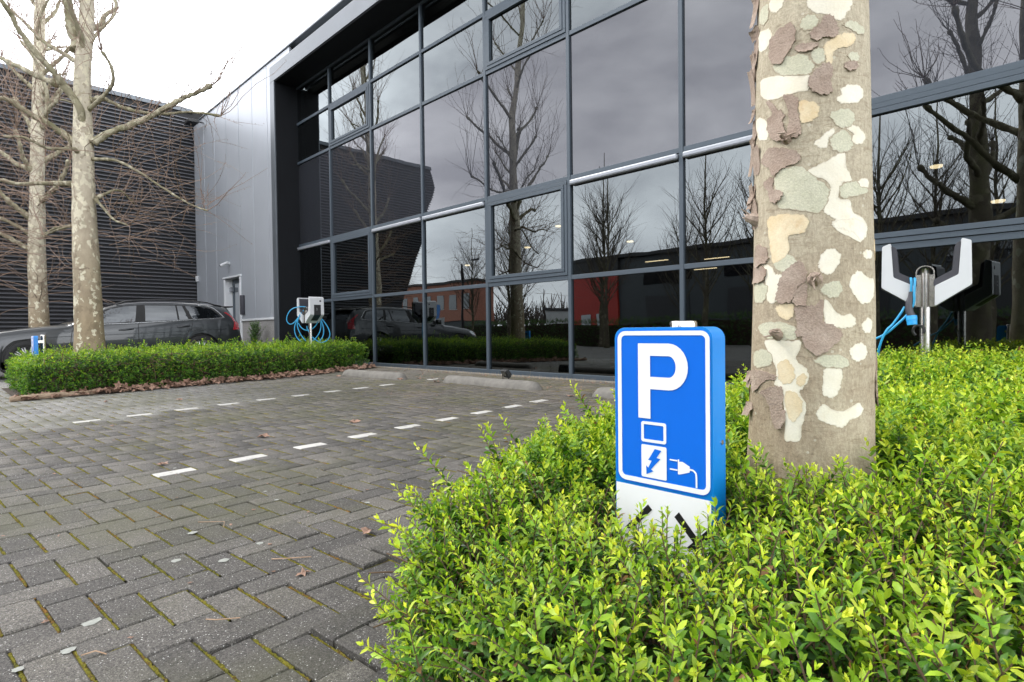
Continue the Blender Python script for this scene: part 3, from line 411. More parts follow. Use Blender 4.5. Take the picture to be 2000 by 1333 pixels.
# moss standing in the joints beside the cross blocks
mb_v, mb_f = [], []
def moss_strip(c0, c1, w, hgt, seg):
    d = c1-c0; L_ = np.linalg.norm(d); t = d/L_; n_ = np.array([-t[1], t[0]])
    base = len(mb_v)
    for s in range(seg+1):
        p = c0+d*s/seg+n_*random.gauss(0, w*.10); ww = w*random.choice([.35, .7, .9, 1.1, 1.25]); hh = hgt*random.uniform(-.5, 1.0)
        z0 = gz(p[0], p[1])
        for u, zz in ((-1, -.006), (-.35, hh*random.uniform(.6, 1)), (.4, hh*random.uniform(.5, 1)), (1, -.006)):
            q = p+n_*u*ww/2; mb_v.append((q[0], q[1], z0+zz-.0035))
    for s in range(seg):
        for u in range(3): mb_f.append((base+s*4+u, base+s*4+u+1, base+(s+1)*4+u+1, base+(s+1)*4+u))
for (x, y, hor, i, j), side_ in [(p, q) for p in pav for q in (1, 0)]:
    px, py, dz = project((x, y, gz(x, y)))
    if hor or dz < .3 or dz > 9 or not (-60 < px < 1084 and py < 740): continue
    if random.random() < .03: continue
    c = np.array([x, y])+AX*UA/2*(1 if side_ else -1)
    h_ = .0035 if dz < 4 else .005
    l0, l1 = random.uniform(.75, 1.0), random.uniform(.75, 1.0)
    wet = .0135 if dz < 4 else .016
    moss_strip(c-BX*UB*l0, c+BX*UB*l1, wet, h_, 20 if dz < 3.2 else 6)
    if dz < 5 and random.random() < .35:
        e = np.array([x, y])+BX*UB*1.0*(1 if random.random() < .5 else -1)
        moss_strip(e-AX*UA*.5, e+AX*UA*.5, .008, .003, 8)
me = mesh('moss', mb_v, mb_f, M['moss'], smooth=True); tag(link('moss', me, paving), 'yellow green and rusty moss in the block joints', kind='stuff')
# pale lichen discs and the faded stripe remains
lm = MB()
M['lichen'] = pm('lichen', (.29, .30, .27), .9, var=.25, vscale=70)
for (lx, ly, r) in LICHEN:
    p = (lx, ly)
    pts = [(p[0]+math.cos(a)*r*random.uniform(.75, 1.1), p[1]+math.sin(a)*r*random.uniform(.75, 1.1)) for a in np.linspace(0, 2*math.pi, 15)[:-1]]
    lm.add([(p[0], p[1], gz(*p[:2])+.003+float(lift(p[0], p[1]))*.0)]+[(q[0], q[1], gz(*q)+.0022) for q in pts], [(0, 1+i, 1+(i+1) % 14) for i in range(14)])
tag(lm.obj('lichen', M['lichen'], paving), kind='stuff')
# kerb strip along the foot of the glass front
kb = MB(); kb.bbox(-13.4, 3.5, 6.02, 6.135, gz(0, 6.1)-.08, gz(0, 6.1)+.012, .006)
tag(kb.obj('kerb', M['concrete']), 'pale concrete edging along the foot of the glass front', kind='structure')
# ================================================================= GLASS FRONT
FY = 6.23; GY = FY+.035            # face of the mullions, face of the glass
GX0 = -13.55; PW = 1.70; NC = 10
off = thing('office_building', 'dark glass office front with anthracite frames set in a projecting portal', 'office building', (-5, 6.4, -.68))
mull_x = [GX0+PW*k for k in range(NC+1)]
Z0, ZT1, ZT2, ZT3, ZT4, ZT5 = -.69, .735, 2.115, 4.10, 5.04, 5.91
rows = [(Z0+.075, ZT1-.03), (ZT1+.03, ZT2-.03), (ZT2+.03, ZT3-.03), (ZT3+.03, ZT4-.03), (ZT4+.03, ZT5-.03)]
HM = .027
def bevbox_mesh(name, sx, sy, sz, mat, b=.004):
    m = MB(); m.bbox(-sx/2, sx/2, 0, sy, 0, sz, b); return mesh(name, m.v, m.f, mat)
mm = bevbox_mesh('mullion', 2*HM, .12, ZT5-Z0, M['frame'])
for x in mull_x: link('mullion', mm, off, True, (x, FY, Z0))
tm = bevbox_mesh('transom', PW-2*HM-.001, .105, .06, M['frame'], .003)
bm_ = bevbox_mesh('sill_rail', PW-2*HM-.001, .115, .075, M['frame'], .004)
bl = MB(); bl.bbox(-PW/2+HM+.006, PW/2-HM-.006, -.035, .04, 0, .075, .022); blm = mesh('blind_box', bl.v, bl.f, M['silver'])
def pane(x0, x1, z0, z1, mat, name='pane', parent=None, y=GY):
    m = MB(); w, h_ = x1-x0, z1-z0
    v = [(-w/2, 0, -h_/2), (w/2, 0, -h_/2), (w/2, 0, h_/2), (-w/2, 0, h_/2), (-w/2, .02, -h_/2), (w/2, .02, -h_/2), (w/2, .02, h_/2), (-w/2, .02, h_/2)]
    m.add(v, [(0, 1, 2, 3)], 0); m.add(v, [(5, 4, 7, 6)], 1)
    o = m.obj(name, [mat, M['back']], parent or off, loc=((x0+x1)/2, y, (z0+z1)/2))
    o.rotation_euler = (R_(random.gauss(0, .07)), 0, R_(random.gauss(0, .07))); return o
for c in range(NC):
    xa, xb = mull_x[c]+HM, mull_x[c+1]-HM; xc = (xa+xb)/2
    win = c % 3 == 1
    link('sill_rail', bm_, off, True, (xc, FY+.004, Z0))
    for z in (ZT1, ZT2, ZT3, ZT4, ZT5): link('transom', tm, off, True, (xc, FY+.006, z-.03))
    for r, (za, zb) in enumerate(rows):
        if win and r in (1, 3):
            w = thing('window', None, None, (xc, FY, za)); w.parent = off; w.matrix_parent_inverse = Matrix.Translation(off.location).inverted()
            b = MB(); t = .052; y0, y1 = FY-.008, FY+.06
            g_ = .004
            b.bbox(xa+g_, xb-g_, y0, y1, za+g_, za+t, .003); b.bbox(xa+g_, xb-g_, y0, y1, zb-t, zb-g_, .003)
            b.bbox(xa+g_, xa+t, y0+.001, y1, za+t+.001, zb-t-.001, .003); b.bbox(xb-t, xb-g_, y0+.001, y1, za+t+.001, zb-t-.001, .003)
            o = MB(); o.v, o.f, o.m = b.v, b.f, b.m
            fo = link('frame', mesh('window_frame', o.v, o.f, M['frame']), w, False); fo.matrix_parent_inverse = Matrix.Translation((xc, FY, za)).inverted()
            b2 = MB(); t2 = .05; i0 = t+.004; y2 = FY-.016
            b2.bbox(xa+i0, xb-i0, y2, y1, za+i0, za+i0+t2, .003); b2.bbox(xa+i0, xb-i0, y2, y1, zb-i0-t2, zb-i0, .003)
            b2.bbox(xa+i0, xa+i0+t2, y2+.001, y1, za+i0+t2+.001, zb-i0-t2-.001, .003); b2.bbox(xb-i0-t2, xb-i0, y2+.001, y1, za+i0+t2+.001, zb-i0-t2-.001, .003)
            so = link('sash', mesh('window_sash', b2.v, b2.f, M['frame']), w, False); so.matrix_parent_inverse = Matrix.Translation((xc, FY, za)).inverted()
            po = pane(xa+i0+t2-.004, xb-i0-t2+.004, za+i0+t2-.004, zb-i0-t2+.004, M['vision'], 'pane', off, GY-.01)
            po.parent = w; po.matrix_parent_inverse = Matrix.Translation((xc, FY, za)).inverted()
        else:
            pane(xa-.003, xb+.003, za-.003, zb+.003, M['spandrel'] if r == 2 else M['vision'])
    if not win: link('blind_box', blm, off, True, (xc, FY-.002, ZT2-.03-.083))
# portal: fascia, soffit and the left reveal
PX, PYf = -13.70, 5.70
fa = MB(); fa.bbox(PX, -9.0, PYf, FY+.02, ZT5+.035, ZT5+.40, .006); fa.bbox(-8.994, -1.0, PYf, FY+.02, ZT5+.035, ZT5+.40, .006); fa.bbox(-.994, 4.0, PYf, FY+.02, ZT5+.035, ZT5+.40, .006)
fa.obj('fascia', M['fascia'], off)
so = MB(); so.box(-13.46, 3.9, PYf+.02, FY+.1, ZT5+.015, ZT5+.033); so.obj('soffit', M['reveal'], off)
rv = MB(); rv.bbox(PX, -13.47, PYf, 6.9, -.9, ZT5+.034, .005); rv.obj('portal_jamb', M['fascia'], off)
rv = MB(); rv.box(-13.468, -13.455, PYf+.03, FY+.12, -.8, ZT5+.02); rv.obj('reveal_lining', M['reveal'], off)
rf = MB(); rf.box(PX+.1, 3.9, FY+.3, 30, ZT5+.10, ZT5+.36); rf.obj('roof', M['fascia'], off)
# rooms behind the glass
M['interior'] = pm('dim_interior', (.05, .048, .045), .8); M['ceiling'] = pm('office_ceiling', (.30, .29, .28), .9)
it = MB(); it.box(-13.4, 3.5, 12.0, 12.2, -.7, 5.8); it.box(-13.4, 3.5, FY+.22, 12, 2.13, 4.08); it.box(-13.44, -13.4, FY+.2, 12, -.7, 5.85)
it.box(3.5, 3.54, FY+.2, 12, -.7, 5.85); it.box(-13.4, 3.5, FY+.22, 12, -.9, -.66); it.box(-13.4, 3.5, FY+.22, 12, 5.72, 5.88)
it.obj('interior', M['interior'], off)
for k in range(6):
    dk = MB(); x = -12.2+2.7*k; dk.box(x, x+1.4, 8.3, 9.0, .02, .05); dk.box(x+.05, x+.1, 8.35, 8.95, -.66, .02); dk.box(x+1.3, x+1.35, 8.35, 8.95, -.66, .02); dk.obj('desk', M['interior'], off)
M['lamp'] = bpy.data.materials.new('lit_lamp'); M['lamp'].use_nodes = True
_b = M['lamp'].node_tree.nodes['Principled BSDF']; _b.inputs['Emission Color'].default_value = (1, .72, .42, 1); _b.inputs['Emission Strength'].default_value = 5
lp = MB(); lp.lathe([(0, -.02), (.055, -.02), (.06, 0), (0, .002)], n=12); lpm = mesh('ceiling_lamp', lp.v, lp.f, M['lamp'])
n_l = 0
for k, (x, y, z) in enumerate([(-7.6, 8.1, 1.62), (-6.3, 7.5, 1.78), (-5.6, 8.6, 1.55), (-4.2, 7.9, 1.6), (-9.5, 8.2, 1.45), (-1.1, 7.6, 1.72), (-.6, 7.7, 1.28), (-.2, 7.2, 1.9)]):
    o = link('ceiling_lamp', lpm, off, True, (x, y, z))
tb = MB(); tb.box(-.22, .22, -.010, .010, -.006, .006); tbm = mesh('strip_lamp', tb.v, tb.f, M['lamp'])
for x, y, z in [(-5.2, 8.8, 1.18), (-4.4, 9.4, 1.2), (-4.9, 10.0, 1.1), (-3.9, 10.4, 1.15)]: link('strip_lamp', tbm, off, True, (x, y, z))

# ================================================================= GREY CLAD WALL
WY = 6.20
hall = thing('clad_warehouse', 'silver grey metal clad wall with a recessed door left of the glass front', 'warehouse', (-17.5, 6.3, -.7))
px_ = [-21.10+1.0*k for k in range(0, 8)]
ztop = 7.0
for k in range(7):
    xa, xb = px_[k]+.012, px_[k+1]-.012
    if k == 6: xb = -13.72
    if k in (2, 3):        # door cut between -18.45 and -17.2
        b = MB(); da, db, dz = -18.50, -17.15, 1.66
        b.box(xa, xb, WY, WY+.06, dz, ztop)
        if k == 2 and xa < da: b.box(xa, da, WY, WY+.06, .43, dz-.0005)
        if k == 3 and xb > db: b.box(db, xb, WY, WY+.06, .43, dz-.0005)
        b.obj('panel', M['greypanel'], hall)
    else:
        b = MB(); b.bbox(xa, xb, WY, WY+.06, .43, ztop, .005); b.obj('panel', M['greypanel'], hall)
b = MB(); b.bbox(-13.69, 4.0, WY+.15, WY+.21, ZT5+.40, ztop, .005); b.obj('panel', M['greypanel'], hall)
b = MB()
for x in px_[1:7]:
    if -18.5 < x < -17.15: b.box(x-.009, x+.009, WY+.012, WY+.03, 1.70, ztop-.02)
    else: b.box(x-.009, x+.009, WY+.012, WY+.03, .43, ztop-.02)
b.obj('joint_strip', M['joint'], hall)
b = MB(); b.box(-21.1, -18.52, WY+.02, WY+.4, -.9, .36); b.box(-17.13, -13.72, WY+.02, WY+.4, -.9, .36); b.obj('plinth', M['plinth'], hall)
b = MB(); b.bbox(-21.1, -18.52, WY-.03, WY+.2, .365, .425, .006); b.bbox(-17.13, -13.72, WY-.03, WY+.2, .365, .425, .006); b.obj('sill', M['joint'], hall)
b = MB(); b.bbox(-21.2, 4.0, WY-.03, WY+.35, ztop+.002, ztop+.05, .006); b.obj('parapet_cap', M['fascia'], hall)
b = MB(); b.box(-21.1, -18.55, WY+.062, WY+.3, .43, ztop); b.box(-17.1, -13.72, WY+.062, WY+.3, .43, ztop); b.box(-18.55, -17.1, WY+.062, WY+.3, 1.72, ztop); b.obj('inner_wall', M['slatback'], hall)
# the door
dr = thing('door', None, None, (-17.82, WY+.25, -.7)); dr.parent = hall; dr.matrix_parent_inverse = Matrix.Translation(hall.location).inverted()
def dpart(name, mbx, mats):
    o = link(name, mesh(name, mbx.v, mbx.f, mats, mbx.m), dr, False); o.matrix_parent_inverse = Matrix.Translation(dr.location).inverted(); return o
b = MB(); b.bbox(-18.50, -18.40, WY-.02, WY+.26, -.9, 1.66, .006); b.bbox(-17.23, -17.13, WY-.02, WY+.26, -.9, 1.66, .006); b.bbox(-18.56, -17.07, WY-.04, WY+.26, 1.662, 1.715, .006)
dpart('frame', b, [M['joint']])
b = MB(); b.bbox(-18.39, -18.27, WY+.20, WY+.25, -.7, 1.655, .004); b.bbox(-17.36, -17.24, WY+.20, WY+.25, -.7, 1.655, .004); b.bbox(-18.268, -17.362, WY+.201, WY+.25, 1.52, 1.655, .004); b.bbox(-18.268, -17.362, WY+.201, WY+.25, -.7, -.5, .004)
dpart('leaf_frame', b, [M['frame']])
b = MB(); b.box(-18.27, -17.36, WY+.215, WY+.235, -.5, 1.52); dpart('pane', b, [M['doorglass']])
b = MB(); b.tube([(-18.33, WY+.2, .28), (-18.33, WY+.14, .28), (-18.22, WY+.14, .28)], .012, 6); b.box(-18.36, -18.30, WY+.18, WY+.2, .2, .36); dpart('handle', b, [M['silver']])
b = MB(); b.bbox(-18.38, -18.28, WY+.10, WY+.2, 1.28, 1.42, .01); dpart('door_closer', b, [M['silver']])

# ================================================================= BLACK SLATTED BUILDING
blk = thing('slatted_warehouse', 'tall charcoal building clad in horizontal slats with a leaning far end', 'warehouse', (-22, 1, -.8))
BX_, BZT = -21.10, 7.48
def far_end(z):      # the far end leans: runs out furthest near the top
    return float(np.interp(z, [-1, 2.0, 6.6, BZT], [-1.1, -2.15, -3.85, -3.60]))
pz = .115; nz_ = int((BZT-.12+.9)/pz)
for k in range(nz_):
    z = -.9+k*pz; ye = far_end(z+.05)
    v = []
    prof = [(-.012, .004), (.042, .008), (.046, .036), (-.012, .050)]
    for y in (WY-.012, ye):
        for dx, dz in prof: v.append((BX_+dx, y, z+dz))
    f = [(0, 1, 5, 4), (1, 2, 6, 5), (2, 3, 7, 6), (3, 2, 1, 0), (4, 5, 6, 7), (3, 0, 4, 7)]
    link('slat', mesh('slat', v, f, M['slat']), blk)
def endz(z): return far_end(z)
bw = MB(); zz = [-1, 2, 6.6, BZT]
v = [(x, y, z) for z in zz for (x, y) in ((BX_-.012, WY+2), (BX_-.012, endz(z)), (BX_-18, endz(z)), (BX_-18, WY+2))]
f = [(a*4+i, a*4+(i+1) % 4, (a+1)*4+(i+1) % 4, (a+1)*4+i) for a in range(3) for i in range(4)]+[(12, 13, 14, 15)]
bw.add(v, f); bw.obj('wall', M['slatback'], blk)
b = MB(); b.add([(BX_+.06, WY-.02, BZT-.10), (BX_+.06, far_end(7.4)-.03, BZT-.10), (BX_+.06, far_end(7.5)-.03, BZT+.03), (BX_+.06, WY-.02, BZT+.03), (BX_-.3, WY-.02, BZT-.10), (BX_-.3, far_end(7.4)-.03, BZT-.10), (BX_-.3, far_end(7.5)-.03, BZT+.03), (BX_-.3, WY-.02, BZT+.03)],
      [(0, 1, 2, 3), (5, 4, 7, 6), (3, 2, 6, 7), (1, 5, 6, 2), (0, 4, 5, 1), (4, 0, 3, 7)]); b.obj('parapet_cap', M['fascia'], blk)

# ---------------------------------------------------------------- small fittings on the walls
sc_ = thing('security_camera', 'small white security camera above the side door', 'camera', (-18.0, WY, 2.05))
b = MB(); b.lathe([(0, -.02), (.05, -.02), (.05, 0), (0, 0)], (-17.98, WY-.01, 2.10), 12, 'y'); b.tube([(-17.98, WY-.02, 2.10), (-18.0, WY-.10, 2.08)], .018, 8); b.obj('bracket', M['white'], sc_)
b = MB(); b.tube([(-17.95, WY-.06, 2.13), (-18.13, WY-.20, 2.04)], .045, 10); b.obj('housing', M['white'], sc_)
b = MB(); b.tube([(-18.125, WY-.197, 2.043), (-18.15, WY-.215, 2.03)], .034, 10); b.obj('lens', M['black'], sc_)
b = MB(); b.bbox(-20.99, -20.85, WY-.07, WY-.004, 1.76, 1.95, .012); b.bbox(-20.95, -20.89, WY-.078, WY-.068, 1.80, 1.84, .003)
tag(smooth_angle(b.obj('sensor_box', M['white'])), 'small white box on the grey wall beside the slatted corner', 'sensor')
fl = thing('wall_floodlight', 'black floodlight under the parapet in the corner of the grey wall', 'floodlight', (-20.1, WY, 6.7))
b = MB(); b.tube([(-20.1, WY, 6.82), (-20.1, WY-.2, 6.82)], .02, 6); b.obj('bracket', M['black'], fl)
b = MB(); b.bbox(-20.35, -19.85, WY-.5, WY-.2, 6.70, 6.80, .015); b.obj('housing', M['black'], fl)
b = MB(); b.box(-20.30, -19.90, WY-.46, WY-.24, 6.694, 6.699); b.obj('lens', M['slatback'], fl)
b = MB(); b.bbox(-16.99, -16.86, WY-.10, WY-.004, .55, 1.10, .012); b.bbox(-16.96, -16.89, WY-.108, WY-.099, .80, 1.0, .003)
tag(smooth_angle(b.obj('letter_box', M['darkplastic'])), 'dark letter box on the grey wall right of the side door', 'letter box')
fl2 = thing('roof_floodlight', 'dark lamp housing on the parapet above the glass portal', 'floodlight', (-9.6, 6.2, 6.6))
b = MB(); b.bbox(-10.3, -9.0, 5.95, 6.28, 6.72, 6.84, .02); b.obj('housing', M['black'], fl2)
b = MB(); b.tube([(-10.0, 6.2, 6.75), (-10.0, 6.3, 6.6)], .02, 6); b.tube([(-9.3, 6.2, 6.75), (-9.3, 6.3, 6.6)], .02, 6); b.obj('bracket', M['black'], fl2)
# ================================================================= CHARGERS
CH_PROF = [(.268, .465), (.212, .487), (.196, .226), (.058, .15), (.057, 0.0), (.272, .15)]
def rounded(poly, r=.012, n=3):
    out = []; k = len(poly)
    for i in range(k):
        p, a, b = np.array(poly[i]), np.array(poly[i-1]), np.array(poly[(i+1) % k])
        u, v = (a-p)/np.linalg.norm(a-p), (b-p)/np.linalg.norm(b-p)
        for t in np.linspace(0, 1, n+1):
            q = (1-t)**2*(p+u*r)+2*t*(1-t)*p+t*t*(p+v*r); out.append((q[0], q[1]))
    return out
def charger(loc, rotz, label):
    t = thing('charging_post', label, 'charging post', loc, rotz, 'charging posts in the hedges')
    x0, y0, z0 = loc; gzp = gz(x0, y0)-z0
    b = MB(); b.tube([(0, 0, gzp-.05), (0, 0, .29)], .0345, 20); smooth_angle(b.obj('pole', M['steel'], t, world=False))
    b = MB(); arch = [(-.058, .0), (-.058, .26)]+[(-.058*math.cos(a), .26+.045*math.sin(a)) for a in np.linspace(.2, math.pi-.2, 9)]+[(.058, .26), (.058, .0)]
    inn = [(x*.86, z-.005 if z > .26 else z) for x, z in arch]
    n = len(arch); v, f = [], []
    for d in (-.10, .06):
        for (x, z) in arch: v.append((x, d, z))
        for (x, z) in inn: v.append((x, d, z))
    for i in range(n-1):
        f += [(i, i+1, n+i+1, n+i), (2*n+i+1, 2*n+i, 3*n+i, 3*n+i+1), (i+1, i, 2*n+i, 2*n+i+1), (n+i, n+i+1, 3*n+i+1, 3*n+i)]
    b.add(v, f); b.box(-.05, -.026, -.06, .05, .0, .24); b.box(.026, .05, -.06, .05, .0, .24); b.obj('bracket', M['steel'], t, world=False, fix=True)
    for s in (1, -1):
        b = MB(); P = rounded([(s*p, z) for p, z in CH_PROF]); b.prism(P, lambda u, v_, d: (u, d, v_), -.135, .135)
        sh = b.obj('shell', M['white'], t, world=False, fix=True)
        md = sh.modifiers.new('bevel', 'BEVEL'); md.width = .008; md.segments = 2; md.limit_method = 'ANGLE'; md.angle_limit = R_(50)
        # dark back of the unit, standing a little proud of the white shell
        D = [(s*.210, .470), (s*.178, .45), (s*.162, .262), (s*.05, .195), (s*.05, .147), (s*.204, .228)]
        b = MB(); b.prism(rounded(D, .010), lambda u, v_, d: (u, d, v_), -.118, .122)
        bk_ = b.obj('back_cover', M['darkplastic'], t, world=False, fix=True)
        md = bk_.modifiers.new('bevel', 'BEVEL'); md.width = .012; md.segments = 2; md.limit_method = 'ANGLE'; md.angle_limit = R_(50)
        # dark display wrapping over the outer face and the slanted foot
        o = .004
        P2 = [(s*(.270-.001), .335), (s*(.270+o), .335), (s*(.274+o), .15-.003), (s*.13, .045), (s*.132, .06), (s*.267, .153)]
        b = MB(); b.prism(P2, lambda u, v_, d: (u, d, v_), -.058, .072); b.obj('display', M['black'], t, world=False, fix=True)
        b = MB(); b.lathe([(0, s*.002), (.018, s*.002), (.018, s*-.004), (0, s*-.004)], (s*.2695, .065, .405), 16, 'x'); b.obj('emblem', M['darkplastic'], t, world=False)
        b = MB(); b.lathe([(0, s*.003), (.006, s*.003), (.006, 0), (0, 0)], (s*.2755, -.005, .27), 8, 'x'); b.lathe([(0, s*.003), (.006, s*.003), (.006, 0), (0, 0)], (s*.2755, -.005, .24), 8, 'x'); b.obj('indicator', M['white'], t, world=False)
    return t
ca = charger((-10.25, 4.95, .185), .0, 'charging post with tangled blue cable loops near the dark portal')
cb = charger((-.835, 5.30, .145), .156, 'charging post with a hanging plug behind the big plane trunk')
def cable(paths, label, r=.0095):
    b = MB()
    for p in paths: b.tube(spline(p, 8), r, 8)
    return smooth_angle(tag(b.obj('charging_cable', M['cable']), label, 'cable', 'charging cables'), 60)
cable(CABLES_A, 'blue charging cable looped round the far post')
def c2(x, y, dd=0.0):          # points round the near post, in its own frame
    a = .156; lx, lz = x, y
    return (-.835+lx*math.cos(a)-dd*math.sin(a), 5.30+lx*math.sin(a)+dd*math.cos(a), .145+lz)
cable([[c2(-.085, .11, -.16), c2(-.083, .17, -.165), c2(-.086, .21, -.15), c2(-.09, .215, -.06)],
       [c2(-.066, .215, -.05), c2(-.062, .2, -.15), c2(-.066, .1, -.17), c2(-.07, .02, -.17), c2(-.11, -.06, -.17), c2(-.18, -.14, -.17), c2(-.25, -.205, -.16), c2(-.36, -.27, -.15), c2(-.46, -.36, -.1)],
       [c2(-.125, .0, -.15), c2(-.15, -.05, -.16), c2(-.20, -.13, -.16), c2(-.235, -.17, -.17), c2(-.265, -.24, -.17), c2(-.29, -.33, -.15), c2(-.30, -.42, -.1)]],
      'blue charging cable draped over the post behind the plane trunk', .0085)
pl = thing('charging_plug', 'dark charging plug with blue collar hanging beside the steel pole', 'charging plug', c2(-.08, 0, -.16))
b = MB(); b.tube(spline([c2(-.086, .112, -.16), c2(-.088, .07, -.162), c2(-.096, .03, -.165), c2(-.095, -.03, -.17), c2(-.082, -.072, -.175)], 5), list(np.interp(np.linspace(0, 1, 21), [0, .25, .5, 1], [.013, .018, .024, .027])), 10); smooth_angle(b.obj('handle', M['darkplastic'], pl))
b = MB(); b.tube([c2(-.083, -.068, -.175), c2(-.080, -.10, -.178)], [.036, .036], 14); b.tube([c2(-.080, -.10, -.178), c2(-.077, -.135, -.18)], [.034, .032], 14); M['plugblue'] = pm('plug_blue', (.03, .36, .78), .4); smooth_angle(b.obj('collar', M['plugblue'], pl))
hk = MB(); hk.tube([c2(-.04+.035*math.cos(a), -.18+.04*math.sin(a), -.06) for a in np.linspace(-.5, 4.2, 14)], .01, 8)
smooth_angle(tag(hk.obj('plug_holder', M['black']), 'black ring shaped plug holder low on the steel pole', 'plug holder'))

# ================================================================= PARKING SIGNS
def sign(loc, label, dp=.066, gap=.040):
    """box sign; local origin = left edge of the face at camera height, face looks along -y"""
    t = thing('parking_sign', label, 'parking sign', loc, 0, 'parking signs in the hedge ends')
    w0, w1, zt, zb = 0.0, .272, .0045, -.80
    def rrect(x0, x1, z0, z1, r, n=6):
        P = []
        for (cx, cz, a0) in ((x1-r, z1-r, 0), (x0+r, z1-r, 90), (x0+r, z0+r, 180), (x1-r, z0+r, 270)):
            for k in range(n+1):
                a = R_(a0+90*k/n); P.append((cx+r*math.cos(a), cz+r*math.sin(a)))
        return P
    def slab(name, poly, mat, y0, y1, parent=t):
        b = MB(); b.prism(poly, lambda u, v, d: (u, d, v), y0, y1); return b.obj(name, mat, parent, world=False, fix=True)
    body = slab('case', rrect(w0, w1, zb, zt, .030, 8), M['signedge'], .0, dp)
    md = body.modifiers.new('bevel', 'BEVEL'); md.width = .009; md.segments = 3; md.limit_method = 'ANGLE'; md.angle_limit = R_(60)
    smooth_angle(body, 50)
    blue = slab('blue_face', rrect(.006, w1-.006, -.398, -.002, .026), M['signblue'], -.0022, .001)
    # white border
    O, I = rrect(.0112, .266, -.3935, -.0045, .022), rrect(.0225, .2558, -.3815, -.0155, .012)
    def ring(name, O, I, y0, y1, mat, parent=None):
        n = len(O); v = [(p[0], y, p[1]) for y in (y0, y1) for q in (O, I) for p in q]; f = []
        for i in range(n):
            j = (i+1) % n
            f += [(i, j, n+j, n+i), (2*n+j, 2*n+i, 3*n+i, 3*n+j), (j, i, 2*n+i, 2*n+j), (n+i, n+j, 3*n+j, 3*n+i)]
        b = MB(); b.add(v, f); return b.obj(name, mat, parent or t, world=False, fix=True)
    ring('border', O, I, -.0034, -.0018, M['signwhite'])
    x = lambda v: v+.8772
    # letter P
    xs0, xs1, zt_, zb_ = .0735, .1085, -.036, -.2265
    pts = [(xs0, zt_), (.160, zt_)]
    for a in np.linspace(90, -90, 15): pts.append((.160+.0515*math.cos(R_(a)), -.0937+.0577*math.sin(R_(a))))
    pts += [(xs1, -.1514), (xs1, zb_), (xs0, zb_)]
    hole = [(xs1, -.0672), (.160, -.0672)]
    for a in np.linspace(90, -90, 15): hole.append((.160+.0195*math.cos(R_(a)), -.0937+.0265*math.sin(R_(a))))
    hole += [(xs1, -.1202)]
    tri = geometry.tessellate_polygon([[Vector((*p, 0)) for p in pts], [Vector((*p, 0)) for p in reversed(hole)]])
    allp = pts+list(reversed(hole)); b = MB()
    def lit(name, tri, allp, y=-.0036, mat=None):
        b = MB(); n = len(allp); b.add([(p[0], y, p[1]) for p in allp], [tuple(q) for q in tri]); o = b.obj(name, mat or M['signwhite'], t, world=False, fix=False)
        me = o.data
        if len(me.polygons) and sum(p.normal.y*p.area for p in me.polygons) > 0: me.flip_normals()
        return o
    lit('letter_P', tri, allp)
    ring('square_outline', rrect(.0815, .152, -.2865, -.2345, .006), rrect(.0885, .145, -.2795, -.2415, .003), -.0034, -.0018, M['signwhite'])
    def flat(name, poly, y, mat):
        tri = geometry.tessellate_polygon([[Vector((*p, 0)) for p in poly]]); return lit(name, tri, poly, y, mat)
    flat('charging_square', rrect(.0815, .153, -.3765, -.2935, .004), -.0034, M['signwhite'])
    flat('lightning_bolt', [(.1205, -.3015), (.139, -.3035), (.1255, -.3235), (.1365, -.3245), (.1095, -.3545), (.1165, -.3585), (.0965, -.3685), (.0955, -.3465), (.1015, -.3515), (.1115, -.3325), (.1015, -.3315)], -.0042, M['signblue'])
    flat('plug_symbol', [(.1835, -.318), (.187, -.318), (.187, -.3235), (.196, -.3225), (.2145, -.331), (.2145, -.345), (.196, -.352), (.187, -.3545), (.1835, -.3545)], -.0034, M['signwhite'])
    flat('plug_pin', rrect(.1615, .183, -.3235, -.3200, .0015), -.0036, M['signwhite']); flat('plug_pin', rrect(.1615, .183, -.3465, -.3430, .0015), -.0036, M['signwhite'])
    cp = [(.2145, -.3385), (.223, -.339), (.2295, -.344), (.2315, -.352), (.232, -.3795)]
    b = MB(); S = spline(cp, 6); w = .0022; v, f = [], []
    for i, p in enumerate(S):
        tn = S[min(i+1, len(S)-1)]-S[max(i-1, 0)]; tn /= np.linalg.norm(tn); nn = np.array([-tn[1], tn[0]])
        v += [((p+nn*w)[0], -.0036, (p+nn*w)[1]), ((p-nn*w)[0], -.0036, (p-nn*w)[1])]
    f = [(2*i, 2*i+1, 2*i+3, 2*i+2) for i in range(len(S)-1)]; b.add(v, f); b.obj('plug_cord', M['signwhite'], t, world=False)
    flat('white_face', [(.004, -.4035), (w1-.004, -.4035), (w1-.004, -.795), (.004, -.795)], -.003, M['signwhite'])
    # black chevrons on the white foot
    flat('black_mark', [(.100, -.4455), (.112, -.4570), (.052, -.5200), (.030, -.5200)], -.0042, M['black'])
    flat('black_mark', [(.1735, -.4615), (.186, -.4470), (.262, -.5300), (.240, -.5300)], -.0042, M['black'])
    flat('black_mark', [(.205, -.5300), (.268, -.4640), (.268, -.4900), (.232, -.5320)], -.0045, M['black'])
    b = MB(); b.lathe([(0, .002), (.006, .002), (.006, -.004), (0, -.004)], (w1+.0005, .045, -.272), 10, 'x'); b.obj('screw', M['steel'], t, world=False)
    b = MB(); b.tube([(.142, dp+gap, -.85), (.142, dp+gap, .004)], .030, 20); b.obj('post', M['steel'], t, world=False); smooth_angle(t.children[-1])
    b = MB(); b.lathe([(0, .027), (.0325, .026), (.0345, .022), (.0345, .0), (0, .0)], (.142, dp+gap, -.006), 24); smooth_angle(b.obj('cap', M['steel'], t, world=False))
